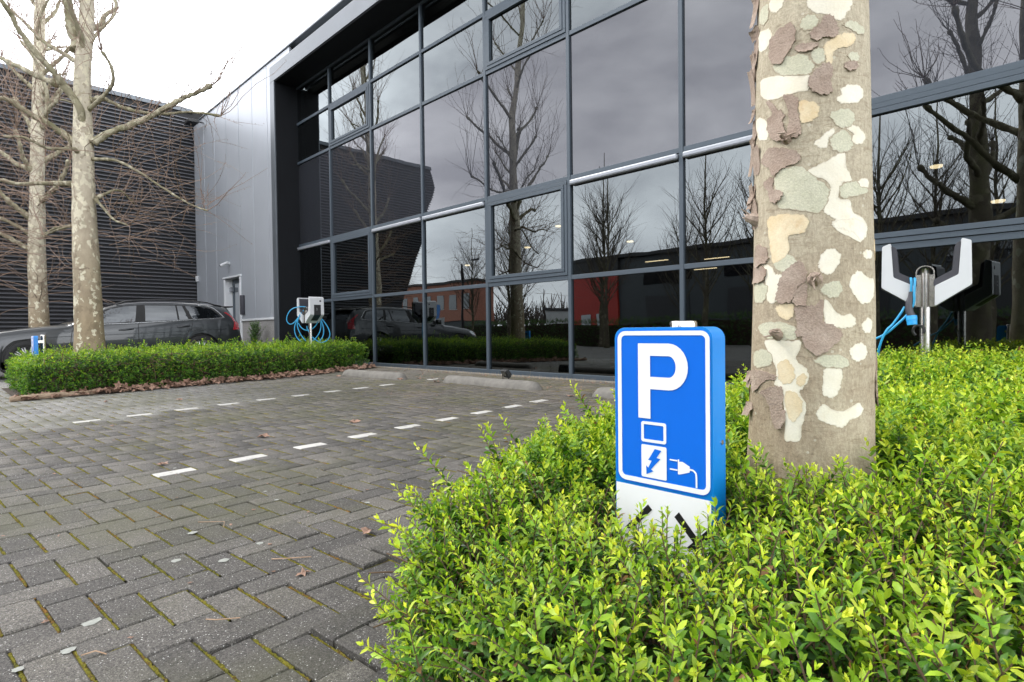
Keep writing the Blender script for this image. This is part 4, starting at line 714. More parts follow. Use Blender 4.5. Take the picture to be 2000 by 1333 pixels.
    b = MB(); b.box(.09, .19, dp, dp+gap, -.10, -.06); b.box(.09, .19, dp, dp+gap, -.5, -.46); b.obj('clamp', M['steel'], t, world=False)
    return t
sign((-.8772, 1.27, 0), 'blue parking sign with white P and plug symbol in the near hedge')
sign((-11.02, .985, .0), 'blue parking sign seen edge on beside the parked estate car', .05, .075)

# ================================================================= WHEEL STOPS, SPOTLIGHT
def wheel_stop(x0, x1, y, rot, label):
    L_ = x1-x0; t = MB(); n = 26; k = 9
    v, f = [], []
    for i in range(n+1):
        u = -L_/2+L_*i/n; e = min(1, (L_/2-abs(u))/.13); e = max(e, 0); s = math.sqrt(max(0, 1-(1-e)**2))*.75+.25 if e < 1 else 1
        for j in range(k):
            a = math.pi*j/(k-1); yy = -math.cos(a); zz = math.sin(a)**.7
            v.append((u, yy*.085*(.5+.5*s)+random.gauss(0, .0012), -.02+(zz*.118*s)+random.gauss(0, .0012)))
    for i in range(n):
        for j in range(k-1): f.append((i*k+j, i*k+j+1, (i+1)*k+j+1, (i+1)*k+j))
    f += [tuple(range(k)), tuple(n*k+j for j in reversed(range(k)))]
    t.add(v, f); o = t.obj('wheel_stop', M['concrete'], loc=((x0+x1)/2, y, gz(0, y)), fix=True); o.rotation_euler = (.0, 0, rot)
    smooth_angle(o, 60); return tag(o, label, 'wheel stop', 'concrete wheel stops in front of the glass')
wheel_stop(-8.72, -7.08, 4.83, .045, 'short concrete wheel stop beside the end of the far hedge')
wheel_stop(-6.28, -4.48, 4.98, -.01, 'long concrete wheel stop in front of the black spotlight')
wheel_stop(-3.68, -1.95, 4.93, -.01, 'concrete wheel stop mostly hidden behind the blue sign')
sp = thing('ground_spotlight', 'small black spotlight on the paving at the foot of the glass', 'spotlight', (-5.72, 5.62, gz(0, 5.62)))
Mx = Matrix.Translation((-5.72, 5.62, gz(0, 5.62)+.085)) @ Matrix.Rotation(-.35, 4, 'Z') @ Matrix.Rotation(R_(35), 4, 'X')
def xf(b):
    b.v = [tuple(Mx @ Vector(p)) for p in b.v]; return b
b = MB(); b.bbox(-.09, .09, -.02, .02, -.06, .06, .006); xf(b).obj('housing', M['black'], sp)
b = MB()
for k in range(6): b.box(-.075+.028*k, -.065+.028*k, .02, .045, -.05, .05)
xf(b).obj('cooling_fins', M['black'], sp)
b = MB(); b.box(-.075, .075, -.0235, -.0205, -.045, .045); xf(b).obj('lens', M['doorglass'], sp)
b = MB(); z0 = gz(0, 5.62); b.tube([(-5.80, 5.65, z0), (-5.80, 5.63, z0+.09)], .006, 6); b.tube([(-5.64, 5.60, z0), (-5.64, 5.58, z0+.09)], .006, 6); b.box(-5.81, -5.63, 5.59, 5.66, z0, z0+.006); b.obj('stand', M['black'], sp)
# ================================================================= TREES
def bark_mat(name, low, mid, pale, zlo, zhi, scale=9.0, green=.25):
    m = bpy.data.materials.new(name); m.use_nodes = True; T = m.node_tree; b = T.nodes['Principled BSDF']
    pos = nd(T, 'ShaderNodeNewGeometry').outputs['Position']
    mpn = nd(T, 'ShaderNodeMapping'); mpn.inputs['Scale'].default_value = (1, 1, .75); T.links.new(pos, mpn.inputs[0]); p = mpn.outputs[0]
    nw = noise(T, p, scale*.9, 3); wv = mixc(T, .12, p, nw.outputs['Color'], 'ADD')
    v = nd(T, 'ShaderNodeTexVoronoi'); v.inputs['Scale'].default_value = scale; T.links.new(wv, v.inputs['Vector'])
    sep = nd(T, 'ShaderNodeSeparateColor'); T.links.new(v.outputs['Color'], sep.inputs[0])
    sepx = nd(T, 'ShaderNodeSeparateXYZ'); T.links.new(pos, sepx.inputs[0])
    h = nd(T, 'ShaderNodeMapRange'); h.inputs['From Min'].default_value = zlo; h.inputs['From Max'].default_value = zhi; T.links.new(sepx.outputs[2], h.inputs['Value'])
    base = mixc(T, h.outputs[0], low, mid)
    thr = math_(T, 'SUBTRACT', .87, math_(T, 'MULTIPLY', h.outputs[0], .22)); pk = math_(T, 'GREATER_THAN', sep.outputs[0], thr)
    c = mixc(T, pk, base, pale)
    v2 = math_(T, 'GREATER_THAN', sep.outputs[1], .86); c = mixc(T, math_(T, 'MULTIPLY', v2, .45), c, tuple(x*.6 for x in low))
    n = noise(T, p, 5, 6, .7); c = mixc(T, .6, c, ramp(T, [(.3, (.6, .58, .55)), (.7, (1.35, 1.35, 1.3))], n.outputs['Fac']).outputs[0], 'MULTIPLY')
    n2 = noise(T, p, 2.2, 4); c = mixc(T, math_(T, 'MULTIPLY', ramp(T, [(.5, (0, 0, 0)), (.7, (1, 1, 1))], n2.outputs['Fac']).outputs[0], green), c, (.16, .17, .07))
    T.links.new(c, b.inputs['Base Color']); b.inputs['Roughness'].default_value = .85; b.inputs['Specular IOR Level'].default_value = .25
    n3 = noise(T, p, 60, 4); bp = nd(T, 'ShaderNodeBump'); bp.inputs['Strength'].default_value = .6; bp.inputs['Distance'].default_value = .012
    T.links.new(mixc(T, .5, n3.outputs['Fac'], sep.outputs[0]), bp.inputs['Height']); T.links.new(bp.outputs[0], b.inputs['Normal'])
    return m
M['bark_a'] = bark_mat('plane_bark', (.31, .245, .165), (.53, .48, .385), (.64, .595, .46), .2, 3.0, 21, .10)
M['bark_limb'] = bark_mat('limb_bark', (.17, .145, .09), (.29, .265, .185), (.42, .39, .29), 0, 4, 16, .5)
M['twig'] = pm('twig_bark', (.24, .165, .12), .8, var=.4, vscale=12)
M['bark_dark'] = bark_mat('dark_bark', (.10, .085, .06), (.14, .125, .09), (.20, .18, .13), 0, 6, 8, .5)
M['twig_dark'] = pm('dark_twig', (.07, .055, .045), .85, var=.3, vscale=8)
def jitter_path(P, amp):
    return [p+np.array([random.gauss(0, amp) for _ in range(3)]) if 0 < i < len(P)-1 else p for i, p in enumerate(P)]
def twig(mb, p, d, L_, r, droop=0., n=6, sides=3, buds=True, up=0.):
    d = np.array(d, float); d /= np.linalg.norm(d); pts = [np.array(p, float)]; st = L_/n
    for i in range(n):
        d = d+np.array([random.gauss(0, .13), random.gauss(0, .13), random.gauss(0, .10)+(up-droop)*.22]); d /= np.linalg.norm(d)
        pts.append(pts[-1]+d*st)
    mb.tube(pts, list(np.linspace(r, r*.35, n+1)), sides, cap=False)
    if buds:
        for q in pts[1:]:
            if random.random() < .75:
                e = q+np.array([random.gauss(0, .012) for _ in range(3)]); s = random.uniform(.006, .011)
                mb.add([e+(s, 0, 0), e+(-s, 0, 0), e+(0, s, 0), e+(0, 0, s*1.6)], [(0, 2, 3), (2, 1, 3), (1, 0, 3), (0, 1, 2)])
    return pts, d
def whips(mb, p, axis, count, L_, r, spread=.7, up=.6, sub=.35, buds=True, n=6, droop=0.):
    for _ in range(count):
        d = np.array(axis)*random.uniform(.2, .8)+np.array([random.gauss(0, spread), random.gauss(0, spread), random.gauss(0, spread*.6)+up])
        pts, dd = twig(mb, p, d, L_*random.uniform(.5, 1.15), r*random.uniform(.7, 1.1), up=up*.5, buds=buds, n=n, droop=droop)
        if random.random() < sub:
            k = random.randint(2, n-2); twig(mb, pts[k], dd+np.array([random.gauss(0, .8), random.gauss(0, .8), .2]), L_*.4, r*.6, buds=buds, n=4)
def limb_mesh(path, r0, r1, knob=True, n=10):
    P = spline(path, 6); k = len(P); t = np.linspace(0, 1, k)
    rad = (r0*(1-t)+r1*t)*(1+.10*np.sin(t*23+random.random()*6)+np.array([random.gauss(0, .04) for _ in range(k)]))
    rad[0] *= 1.5; rad[1] *= 1.2
    if knob: rad[-3:] = [r1*1.15, r1*1.7, r1*1.2]
    P = jitter_path(P, r0*.10)
    b = MB(); b.tube(P, list(rad), n); return b, P
def plane_tree(label, trunk, limbs, top, seed, group, r_top=.035, bark=None, limbm=None, tw=None, base_z=None, upper=True, dens=1.0, auto_from=None):
    random.seed(seed)
    bark, limbm, tw = bark or M['bark_a'], limbm or M['bark_limb'], tw or M['twig']
    P = [np.array(t[:3], float) for t in trunk]; R0 = [t[3] for t in trunk]
    root = thing('plane_tree', label, 'tree', tuple(P[0]), 0, group)
    # carry the stem on upwards
    z, r = P[-1][2], R0[-1]
    while z < top:
        z += .6; P.append(P[-1]+np.array([random.gauss(0, .05), random.gauss(0, .05), .6])); r = max(r_top, r-(R0[-1]-r_top)*.6/max(.6, top-trunk[-1][2])); R0.append(r)
    S = spline(P, 5); k = len(S); rad = np.interp(np.linspace(0, len(P)-1, k), range(len(P)), R0)*(1+np.array([random.gauss(0, .018) for _ in range(k)]))
    b = MB(); b.tube(S, list(rad), 20); link('trunk', mesh('trunk', b.v, b.f, bark, smooth=True), root)
    twm = MB()
    def dress(Pl, r1, fine=1.0):
        e = Pl[-1]; ax = Pl[-1]-Pl[-4]; ax = ax/np.linalg.norm(ax)
        whips(twm, e, ax, int((6 if r1 > .014 else 2)*dens*fine), 1.7 if r1 > .014 else .8, .0075, spread=.45, up=.8, n=9)
        for q in Pl[len(Pl)//4::2]:
            if random.random() < .85*dens: whips(twm, q, ax, random.randint(1, 2), 1.15, .006, spread=.5, up=.55, n=8)
            if random.random() < .4*dens: whips(twm, q, ax*.5, 1, .7, .006, up=-.3, droop=.6)
    for (path, r0, r1) in limbs:
        b, Pl = limb_mesh(path, r0, r1); link('limb', mesh('limb', b.v, b.f, limbm, smooth=True), root); dress([np.array(q) for q in Pl], r1)
    if upper:
        z = (auto_from if auto_from is not None else trunk[-1][2]+.1); az = random.random()*6
        while z < top-.3:
            i = int(np.argmin([abs(s[2]-z) for s in S])); p = S[i]; az += 2.4+random.gauss(0, .4)
            Lm = random.uniform(1.1, 2.0)*(1.0-.5*(z-3)/(top-2)) if top > 6 else 1.2
            d = np.array([math.cos(az), math.sin(az), random.uniform(.35, 1.0)]); d /= np.linalg.norm(d); Pth = [p]; dd = d
            for q in range(4):
                dd = dd+np.array([random.gauss(0, .16), random.gauss(0, .16), .12]); dd /= np.linalg.norm(dd); Pth.append(Pth[-1]+dd*Lm/4)
            rr = max(.022, rad[i]*.42); b, Pl = limb_mesh(Pth, rr, rr*.55, n=8); link('limb', mesh('limb', b.v, b.f, limbm, smooth=True), root); dress([np.array(q) for q in Pl], rr*.5, 1.2)
            z += random.uniform(.28, .5)
        whips(twm, S[-1], np.array([0, 0, 1.]), int(14*dens), 1.2, .008, up=.8)
    tag(link('twigs', mesh('twigs', twm.v, twm.f, tw), root), kind='stuff')
    return root, S, twm
ROW = 'plane trees along the parking bays'
TA_ = [(x, y, z if i else gz(x, y)-.05, r*(1.12 if i == 0 else 1)) for i, (x, y, z, r) in enumerate(TREE_A_TRUNK)]
plane_tree('pale plane tree rising from the far hedge in front of the estate car', TA_, TREE_A_LIMBS, 9.6, 5, ROW, auto_from=4.3)
TB_ = [(x, y, z if i else gz(x, y)-.05, r) for i, (x, y, z, r) in enumerate(TREE_B_TRUNK)]
plane_tree('plane tree behind the estate car against the slatted wall', TB_, TREE_B_LIMBS, 10.5, 8, ROW, auto_from=2.6)
# tangle of thin drooping twigs low on the first tree
random.seed(21)
tg = MB()
for _ in range(54):
    z = random.uniform(.9, 2.9); az = random.uniform(-2.6, 2.6)+math.pi*0
    p = np.array([-10.63, 1.62, z]); d = np.array([math.cos(az), math.sin(az), random.uniform(-.1, .5)])
    p = p+d*random.uniform(.1, .7)
    pts, dd = twig(tg, p, d, random.uniform(.8, 1.9), .0052, droop=random.uniform(.0, .5), n=9)
    for _k in range(2):
        q = pts[random.randint(2, 8)]; twig(tg, q, dd+np.array([random.gauss(0, .7), random.gauss(0, .7), random.gauss(0, .5)]), random.uniform(.3, .7), .0036, n=5)
for _ in range(55):
    z = random.uniform(.6, 3.2); az = random.uniform(1.5, 5.0)
    p = np.array([-17.5, 1.70, z]); d = np.array([math.cos(az+2.5), math.sin(az+2.5), random.uniform(-.1, .5)])
    pts, dd = twig(tg, p+d*.15, d, random.uniform(1.0, 2.4), .008, droop=random.uniform(0, .4), n=8)
    for _k in range(2):
        q = pts[random.randint(2, 7)]; twig(tg, q, dd+np.array([random.gauss(0, .7), random.gauss(0, .7), random.gauss(0, .5)]), random.uniform(.4, .8), .006, n=5)
_tr = [o for o in SC.objects if o.name.startswith('plane_tree')][0]
tag(link('twigs', mesh('low_twigs', tg.v, tg.f, M['twig']), _tr), kind='stuff')
# a neighbour of the row behind the viewpoint, seen only as a mirror image in the glass
plane_tree('plane tree behind the viewpoint, mirrored beside the hanging plug', [(-1.5, -2.9, gz(0, -2.9)-.05, .25), (-1.5, -2.9, .0, .22), (-1.52, -2.92, 2.0, .19), (-1.55, -2.9, 3.6, .16), (-1.6, -2.9, 5.0, .12)],
           [], 9.5, 31, ROW, auto_from=1.6, bark=M['bark_dark'], limbm=M['bark_dark'], tw=M['twig_dark'])  # dark bark materials stand in for the shaded side mirrored in the glass

# ---------------------------------------------------------------- the big trunk
TA = np.array(BIG_TRUNK)
TZ = [-.83, -.62, -.42]+list(TA[:, 2])+[1.6, 2.6, 3.6]
TCX = [TA[0, 0]]*3+list(TA[:, 0])+[-.535, -.53, -.52]; TCY = [TA[0, 1]]*3+list(TA[:, 1])+[1.75]*3
TR = [.205, .178, .165]+list(TA[:, 3])+[.130, .122, .115]
def trunk_pt(th, z, off=0.):
    cx, cy, r = np.interp(z, TZ, TCX), np.interp(z, TZ, TCY), np.interp(z, TZ, TR)
    r = r*(1+.010*math.sin(3*th+z*4)+.008*math.sin(5*th-z*7))+off
    return (cx+r*math.cos(th), cy+r*math.sin(th), z)
def big_bark():
    m = bpy.data.materials.new('plane_bark_close'); m.use_nodes = True; T = m.node_tree; b = T.nodes['Principled BSDF']
    pos = nd(T, 'ShaderNodeNewGeometry').outputs['Position']
    n = noise(T, pos, 3.2, 6, .7); n2 = noise(T, pos, 150, 4, .7)
    mpn = nd(T, 'ShaderNodeMapping'); mpn.inputs['Scale'].default_value = (1, 1, .28); T.links.new(pos, mpn.inputs[0]); n4 = noise(T, mpn.outputs[0], 90, 3, .6, 1.2)
    c = ramp(T, [(.3, (.26, .205, .145)), (.46, (.365, .297, .218)), (.68, (.49, .43, .33))], n.outputs['Fac']).outputs[0]
    zs_ = nd(T, 'ShaderNodeSeparateXYZ'); T.links.new(pos, zs_.inputs[0]); zm = nd(T, 'ShaderNodeMapRange'); zm.inputs['From Min'].default_value = -.15; zm.inputs['From Max'].default_value = .55; T.links.new(math_(T, 'ADD', zs_.outputs[2], math_(T, 'MULTIPLY', n.outputs['Fac'], .3)), zm.inputs['Value'])
    c = mixc(T, math_(T, 'MULTIPLY', zm.outputs[0], .5), c, (.50, .465, .365))
    c = mixc(T, .55, c, ramp(T, [(.3, (.62, .6, .56)), (.7, (1.3, 1.3, 1.26))], n2.outputs['Fac']).outputs[0], 'MULTIPLY')
    c = mixc(T, .45, c, ramp(T, [(.35, (.7, .66, .6)), (.65, (1.2, 1.2, 1.16))], n4.outputs['Fac']).outputs[0], 'MULTIPLY')
    mq = nd(T, 'ShaderNodeMapping'); mq.inputs['Scale'].default_value = (1, 1, 5); T.links.new(pos, mq.inputs[0]); n5 = noise(T, mq.outputs[0], 13, 4, .75, 1.5)
    c = mixc(T, .5, c, ramp(T, [(.36, (.55, .5, .44)), (.45, (1, 1, 1)), (.62, (1, 1, 1)), (.72, (1.25, 1.24, 1.18))], n5.outputs['Fac']).outputs[0], 'MULTIPLY')
    v = nd(T, 'ShaderNodeTexVoronoi'); v.inputs['Scale'].default_value = 60; T.links.new(pos, v.inputs['Vector']); sep = nd(T, 'ShaderNodeSeparateColor'); T.links.new(v.outputs['Color'], sep.inputs[0])
    sp_ = math_(T, 'MULTIPLY', math_(T, 'GREATER_THAN', sep.outputs[0], .93), math_(T, 'LESS_THAN', v.outputs['Distance'], .25)); c = mixc(T, math_(T, 'MULTIPLY', sp_, .6), c, (.58, .55, .44))
    T.links.new(c, b.inputs['Base Color']); b.inputs['Roughness'].default_value = .85; b.inputs['Specular IOR Level'].default_value = .25
    bp = nd(T, 'ShaderNodeBump'); bp.inputs['Strength'].default_value = .5; bp.inputs['Distance'].default_value = .006
    T.links.new(mixc(T, .5, n2.outputs['Fac'], n4.outputs['Fac']), bp.inputs['Height']); T.links.new(bp.outputs[0], b.inputs['Normal']); return m
M['bark_big'] = big_bark()
def patch_mat(name, c0, c1, stain, fine=.25, soft=.0):
    m = bpy.data.materials.new(name); m.use_nodes = True; T = m.node_tree; b = T.nodes['Principled BSDF']
    pos = nd(T, 'ShaderNodeNewGeometry').outputs['Position']
    n = noise(T, pos, 16, 5, .6); n2 = noise(T, pos, 210, 3)
    c = ramp(T, [(.32, c0), (.68, c1)], n.outputs['Fac']).outputs[0]
    n3 = noise(T, pos, 24, 3); c = mixc(T, math_(T, 'MULTIPLY', ramp(T, [(.6, (0, 0, 0)), (.75, (1, 1, 1))], n3.outputs['Fac']).outputs[0], .55), c, stain)
    c = mixc(T, fine*2, c, ramp(T, [(.3, (.7, .7, .7)), (.7, (1.2, 1.2, 1.2))], n2.outputs['Fac']).outputs[0], 'MULTIPLY')
    ed = nd(T, 'ShaderNodeAttribute', attribute_name='edge').outputs['Fac']; nb_ = noise(T, pos, 75, 4, .7)
    c = mixc(T, math_(T, 'MULTIPLY', ramp(T, [(.25, (0, 0, 0)), (.8, (1, 1, 1))], math_(T, 'MULTIPLY', ed, math_(T, 'ADD', nb_.outputs['Fac'], .35))).outputs[0], soft), c, (.365, .30, .215))
    T.links.new(c, b.inputs['Base Color']); b.inputs['Roughness'].default_value = .8; b.inputs['Specular IOR Level'].default_value = .25
    bp = nd(T, 'ShaderNodeBump'); bp.inputs['Strength'].default_value = fine*2; bp.inputs['Distance'].default_value = .004
    T.links.new(n2.outputs['Fac'], bp.inputs['Height']); T.links.new(bp.outputs[0], b.inputs['Normal']); return m
PM = {'c': patch_mat('cream_bark', (.72, .67, .53), (.80, .76, .64), (.70, .58, .40), .08, .28),
      'g': patch_mat('pale_green_bark', (.50, .49, .36), (.60, .585, .45), (.40, .38, .25), .22, .95),
      'o': patch_mat('ochre_bark', (.66, .52, .31), (.74, .64, .45), (.56, .36, .17), .12, .22),
      'p': patch_mat('peeling_bark', (.30, .225, .175), (.42, .335, .27), (.23, .165, .125), .34)}
bt = thing('plane_tree', 'big mottled plane trunk with cream and brown peeling bark beside the sign', 'tree', (-.545, 1.748, -.8), 0, ROW)
NT, NZ = 72, 120; v = []; zs = np.linspace(-.83, 3.6, NZ)
for z in zs:
    for k in range(NT): v.append(trunk_pt(2*math.pi*k/NT, z))
f = [(i*NT+k, i*NT+(k+1) % NT, (i+1)*NT+(k+1) % NT, (i+1)*NT+k) for i in range(NZ-1) for k in range(NT)]
link('trunk', mesh('trunk', v, f, M['bark_big'], smooth=True), bt)
def bark_piece(kind, poly, seed, off=None):
    rs = random.Random(seed)
    R0 = .15
    P = [np.array((a*R0, z)) for a, z in poly]
    S = spline(P, 7, closed=True); n = len(S); C = sum(S)/n
    ph = [rs.random()*6 for _ in range(4)]; sc = max(np.linalg.norm(s-C) for s in S)
    amp = {'c': .0011, 'g': .0013, 'o': .0012, 'p': .0016}[kind]
    S = [s+(s-C)/max(1e-6, np.linalg.norm(s-C))*amp*(math.sin(i*1.1+ph[0])+.8*math.sin(i*2.3+ph[1])+.6*rs.gauss(0, 1)) for i, s in enumerate(S)]
    lo, hi = np.min(S, 0), np.max(S, 0); st = .010
    inner = [(x, y) for x in np.arange(lo[0], hi[0], st) for y in np.arange(lo[1], hi[1], st)]
    def inside(q):
        c = False; j = n-1
        for i in range(n):
            a, b_ = S[i], S[j]
            if (a[1] > q[1]) != (b_[1] > q[1]) and q[0] < (b_[0]-a[0])*(q[1]-a[1])/(b_[1]-a[1])+a[0]: c = not c
            j = i
        return c
    inner = [q for q in inner if inside(q) and min((s[0]-q[0])**2+(s[1]-q[1])**2 for s in S) > .004**2]
    if kind != 'p':
        for i in range(0, n, 1):
            q = S[i]+(C-S[i])/max(1e-6, np.linalg.norm(C-S[i]))*.0055
            if inside(q) and min((s[0]-q[0])**2+(s[1]-q[1])**2 for s in S) > .0035**2: inner.append((q[0], q[1]))
    pts = [Vector((float(s[0]), float(s[1]))) for s in S]+[Vector((float(q[0]), float(q[1]))) for q in inner]
    vo, eo, fo, *_ = geometry.delaunay_2d_cdt(pts, [(i, (i+1) % n) for i in range(n)], [list(range(n))], 1, 1e-6)
    zlo, zhi = lo[1], hi[1]; side = rs.choice([-1, 1])
    def lift_(x, z, edge):
        if kind != 'p': return {'c': .0006, 'g': .0010, 'o': .0014}[kind]
        t = (zhi-z)/max(.02, zhi-zlo); s_ = (x-C[0])/max(.01, hi[0]-lo[0])*side
        return .0022+.0060*max(0, t-.5)**1.5*2.2+.006*max(0, s_)**2*2+.0003*math.sin(x*160+z*90)
    V = [trunk_pt(q[0]/R0, q[1], lift_(q[0], q[1], 0)) for q in vo]; F = [tuple(q) for q in fo]
    # rim down to the bark below
    b = len(V); cnt = {}
    for q in F:
        for i in range(len(q)):
            e = (q[i], q[(i+1) % len(q)]); cnt[e] = 1
    for (a, c) in list(cnt):
        if (c, a) not in cnt:
            th = .0 if kind != 'p' else None
            for q in (a, c):
                o_ = lift_(vo[q][0], vo[q][1], 0); V.append(trunk_pt(vo[q][0]/R0, vo[q][1], -.0006 if kind != 'p' else max(-.0006, o_-.004)))
            F.append((c, a, len(V)-2, len(V)-1))
    mp_ = mesh('bark_'+kind, V, F, PM[kind]); ea = np.array([1.0 if (k_ >= len(vo) or min((s[0]-vo[k_][0])**2+(s[1]-vo[k_][1])**2 for s in S) < .002**2) else 0.0 for k_ in range(len(V))], dtype=np.float32)
    at_ = mp_.attributes.new('edge', 'FLOAT', 'POINT'); at_.data.foreach_set('value', ea)
    o = link('bark_patch' if kind != 'p' else 'bark_flake', mp_, bt); return o
for k, (kind, poly) in enumerate(BARK_PATCHES): bark_piece(kind, poly, 100+k)
# scattered patches round the back and above, and small chips near the left edge
rs = random.Random(5)
for k in range(70):
    th = rs.uniform(.1, 3.3) if k < 50 else rs.uniform(-3.1, 3.1); z = rs.uniform(-.4, 3.2) if k < 50 else rs.uniform(.7, 3.3)
    r = rs.uniform(.02, .06); kd = rs.choice('ccgggopp'); n = 8
    bark_piece(kd, [(th+(r*rs.uniform(.6, 1.2)*math.cos(a))/.15, z+r*1.2*rs.uniform(.6, 1.2)*math.sin(a)) for a in np.linspace(0, 2*math.pi, n+1)[:-1]], 300+k)
# curled chips standing off the left edge of the trunk
CL = math.atan2(-1.748, .545)      # direction from the trunk towards the viewpoint
for k in range(20):
    z = rs.uniform(-.25, .98); hgt = rs.uniform(.025, .11); th = CL-1.36+rs.gauss(0, .10); hw = rs.uniform(.08, .17); out_ = rs.uniform(.004, .014); top = rs.random() < .5; nr_, nc_ = 6, 5; V, F = [], []
    for i in range(nr_+1):
        t = i/nr_
        for u in range(nc_):
            a = u/(nc_-1)*2-1; w_ = hw*(.6+.4*math.sin(math.pi*min(1, t*.8+.15)))*(1+.12*rs.gauss(0, 1))
            o_ = .0012+out_*((1-t) if top else t)**1.8+out_*.8*max(0, -a)**2
            V.append(trunk_pt(th+a*w_, z+hgt*(.5-t)+rs.gauss(0, .0015), o_))
    for i in range(nr_):
        for u in range(nc_-1): F.append((i*nc_+u, i*nc_+u+1, (i+1)*nc_+u+1, (i+1)*nc_+u))
    nv = len(V); cen = np.array(trunk_pt(th, z, -.03))
    V += [tuple(np.array(p)+(cen-np.array(p))/np.linalg.norm(cen-np.array(p))*.0022) for p in V]; F += [tuple(nv+i for i in reversed(q)) for q in F]
    rg = list(range(nc_))+[r*nc_+nc_-1 for r in range(1, nr_+1)]+[nr_*nc_+u for u in range(nc_-2, -1, -1)]+[r*nc_ for r in range(nr_-1, 0, -1)]
    F += [(rg[(i+1) % len(rg)], rg[i], nv+rg[i], nv+rg[(i+1) % len(rg)]) for i in range(len(rg))]
    link('bark_flake', mesh('bark_chip', V, F, PM['p']), bt)
# knots: little broken stubs
for (dx, z, r) in [(-1.22, .31, .012), (-.52, -.02, .009), (.06, .125, .011), (-.40, .5, .008)]:
    th = CL+dx; b = MB(); p0, p1, p2 = np.array(trunk_pt(th, z, -.004)), np.array(trunk_pt(th, z+.004, .012)), np.array(trunk_pt(th-.03, z+.010, .028))
    b.tube([p0, p1, p2], [r*1.9, r*1.3, r*.6], 9); 
    for q in range(5): b.tube([p1+np.array([rs.gauss(0, .006) for _ in range(3)]), p2+np.array([rs.gauss(0, .014) for _ in range(3)])], [.004, .0015], 4)
    link('knot', mesh('knot', b.v, b.f, PM['p']), bt)
# crown of the big tree, above the frame
random.seed(77); tw = MB(); az = .5
for z in np.arange(2.0, 3.6, .22):
    az += 2.4; p = np.array(trunk_pt(az, z, -.03)); d = np.array([math.cos(az), math.sin(az), random.uniform(.5, 1.1)]); d /= np.linalg.norm(d); Pth = [p]
    for q in range(4):
        d = d+np.array([random.gauss(0, .16), random.gauss(0, .16), .12]); d /= np.linalg.norm(d); Pth.append(Pth[-1]+d*.42)
    b, Pl = limb_mesh(Pth, .05, .028, n=8); link('limb', mesh('limb', b.v, b.f, M['bark_limb'], smooth=True), bt)
    whips(tw, Pl[-1], d, 10, 1.1, .0085, up=.7)
b = MB(); b.tube([trunk_pt(0, 3.58, -np.interp(3.58, TZ, TR)), (-.5, 1.75, 5.0), (-.45, 1.8, 7.0), (-.4, 1.75, 9.0)], [.115, .095, .06, .03], 14); link('leader', mesh('leader', b.v, b.f, M['bark_a'], smooth=True), bt)
for z in np.arange(4, 9, .3): whips(tw, (-.47, 1.77, z), np.array([0, 0, 1.]), 4, 1.3, .009, up=.6)
tag(link('twigs', mesh('crown_twigs', tw.v, tw.f, M['twig']), bt), kind='stuff')
# ================================================================= HEDGES
def leaf_mat():
    m = bpy.data.materials.new('hedge_leaf'); m.use_nodes = True; T = m.node_tree; T.nodes.clear()
    out = nd(T, 'ShaderNodeOutputMaterial')
    age = nd(T, 'ShaderNodeAttribute', attribute_name='age').outputs['Fac']; rnd = nd(T, 'ShaderNodeAttribute', attribute_name='rnd').outputs['Fac']
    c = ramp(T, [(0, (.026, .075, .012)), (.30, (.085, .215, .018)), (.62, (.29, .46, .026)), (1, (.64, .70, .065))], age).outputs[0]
    h = nd(T, 'ShaderNodeHueSaturation'); T.links.new(c, h.inputs['Color'])
    mr = nd(T, 'ShaderNodeMapRange'); mr.inputs['To Min'].default_value = .72; mr.inputs['To Max'].default_value = 1.28; T.links.new(rnd, mr.inputs['Value']); T.links.new(mr.outputs[0], h.inputs['Value'])
    mr2 = nd(T, 'ShaderNodeMapRange'); mr2.inputs['To Min'].default_value = .488; mr2.inputs['To Max'].default_value = .512; T.links.new(math_(T, 'FRACT', math_(T, 'MULTIPLY', rnd, 7.3)), mr2.inputs['Value']); T.links.new(mr2.outputs[0], h.inputs['Hue'])
    c = mixc(T, math_(T, 'GREATER_THAN', math_(T, 'FRACT', math_(T, 'MULTIPLY', rnd, 13.7)), .985), h.outputs[0], (.22, .11, .04))
    d = nd(T, 'ShaderNodeBsdfPrincipled'); T.links.new(c, d.inputs['Base Color']); d.inputs['Roughness'].default_value = .42; d.inputs['Specular IOR Level'].default_value = .42
    tr = nd(T, 'ShaderNodeBsdfTranslucent'); c2_ = mixc(T, 1.0, c, (1.25, 1.25, .55), 'MULTIPLY'); T.links.new(c2_, tr.inputs['Color'])
    ms = nd(T, 'ShaderNodeMixShader'); ms.inputs[0].default_value = .30; T.links.new(d.outputs[0], ms.inputs[1]); T.links.new(tr.outputs[0], ms.inputs[2]); T.links.new(ms.outputs[0], out.inputs[0]); return m
M['leaf'] = leaf_mat()
M['stem'] = pm('hedge_stem', (.12, .075, .045), .8, var=.35, vscale=30)
M['litter'] = pm('hedge_floor', (.045, .03, .02), .95, var=.5, vscale=14, bump=.8, bscale=40)
def leaf_geo(L_, w, hi):
    cv = L_*.10
    if hi:
        v = np.array([(0, 0, 0), (L_*.33, w*.42, .12*w), (L_*.33, 0, -.10*w+cv*.4), (L_*.33, -w*.42, .12*w), (L_*.68, w*.40, .08*w+cv*.2), (L_*.68, 0, -.10*w+cv*.35), (L_*.68, -w*.40, .08*w+cv*.2), (L_, 0, -cv)])
        f = np.array([(0, 2, 1), (0, 3, 2), (1, 2, 4), (2, 5, 4), (2, 3, 5), (3, 6, 5), (4, 5, 7), (5, 6, 7)])
    else:
        v = np.array([(0, 0, 0), (L_*.5, w*.5, .14*w), (L_, 0, -cv), (L_*.5, -w*.5, .14*w)]); f = np.array([(0, 2, 1), (0, 3, 2)])
    return v, f
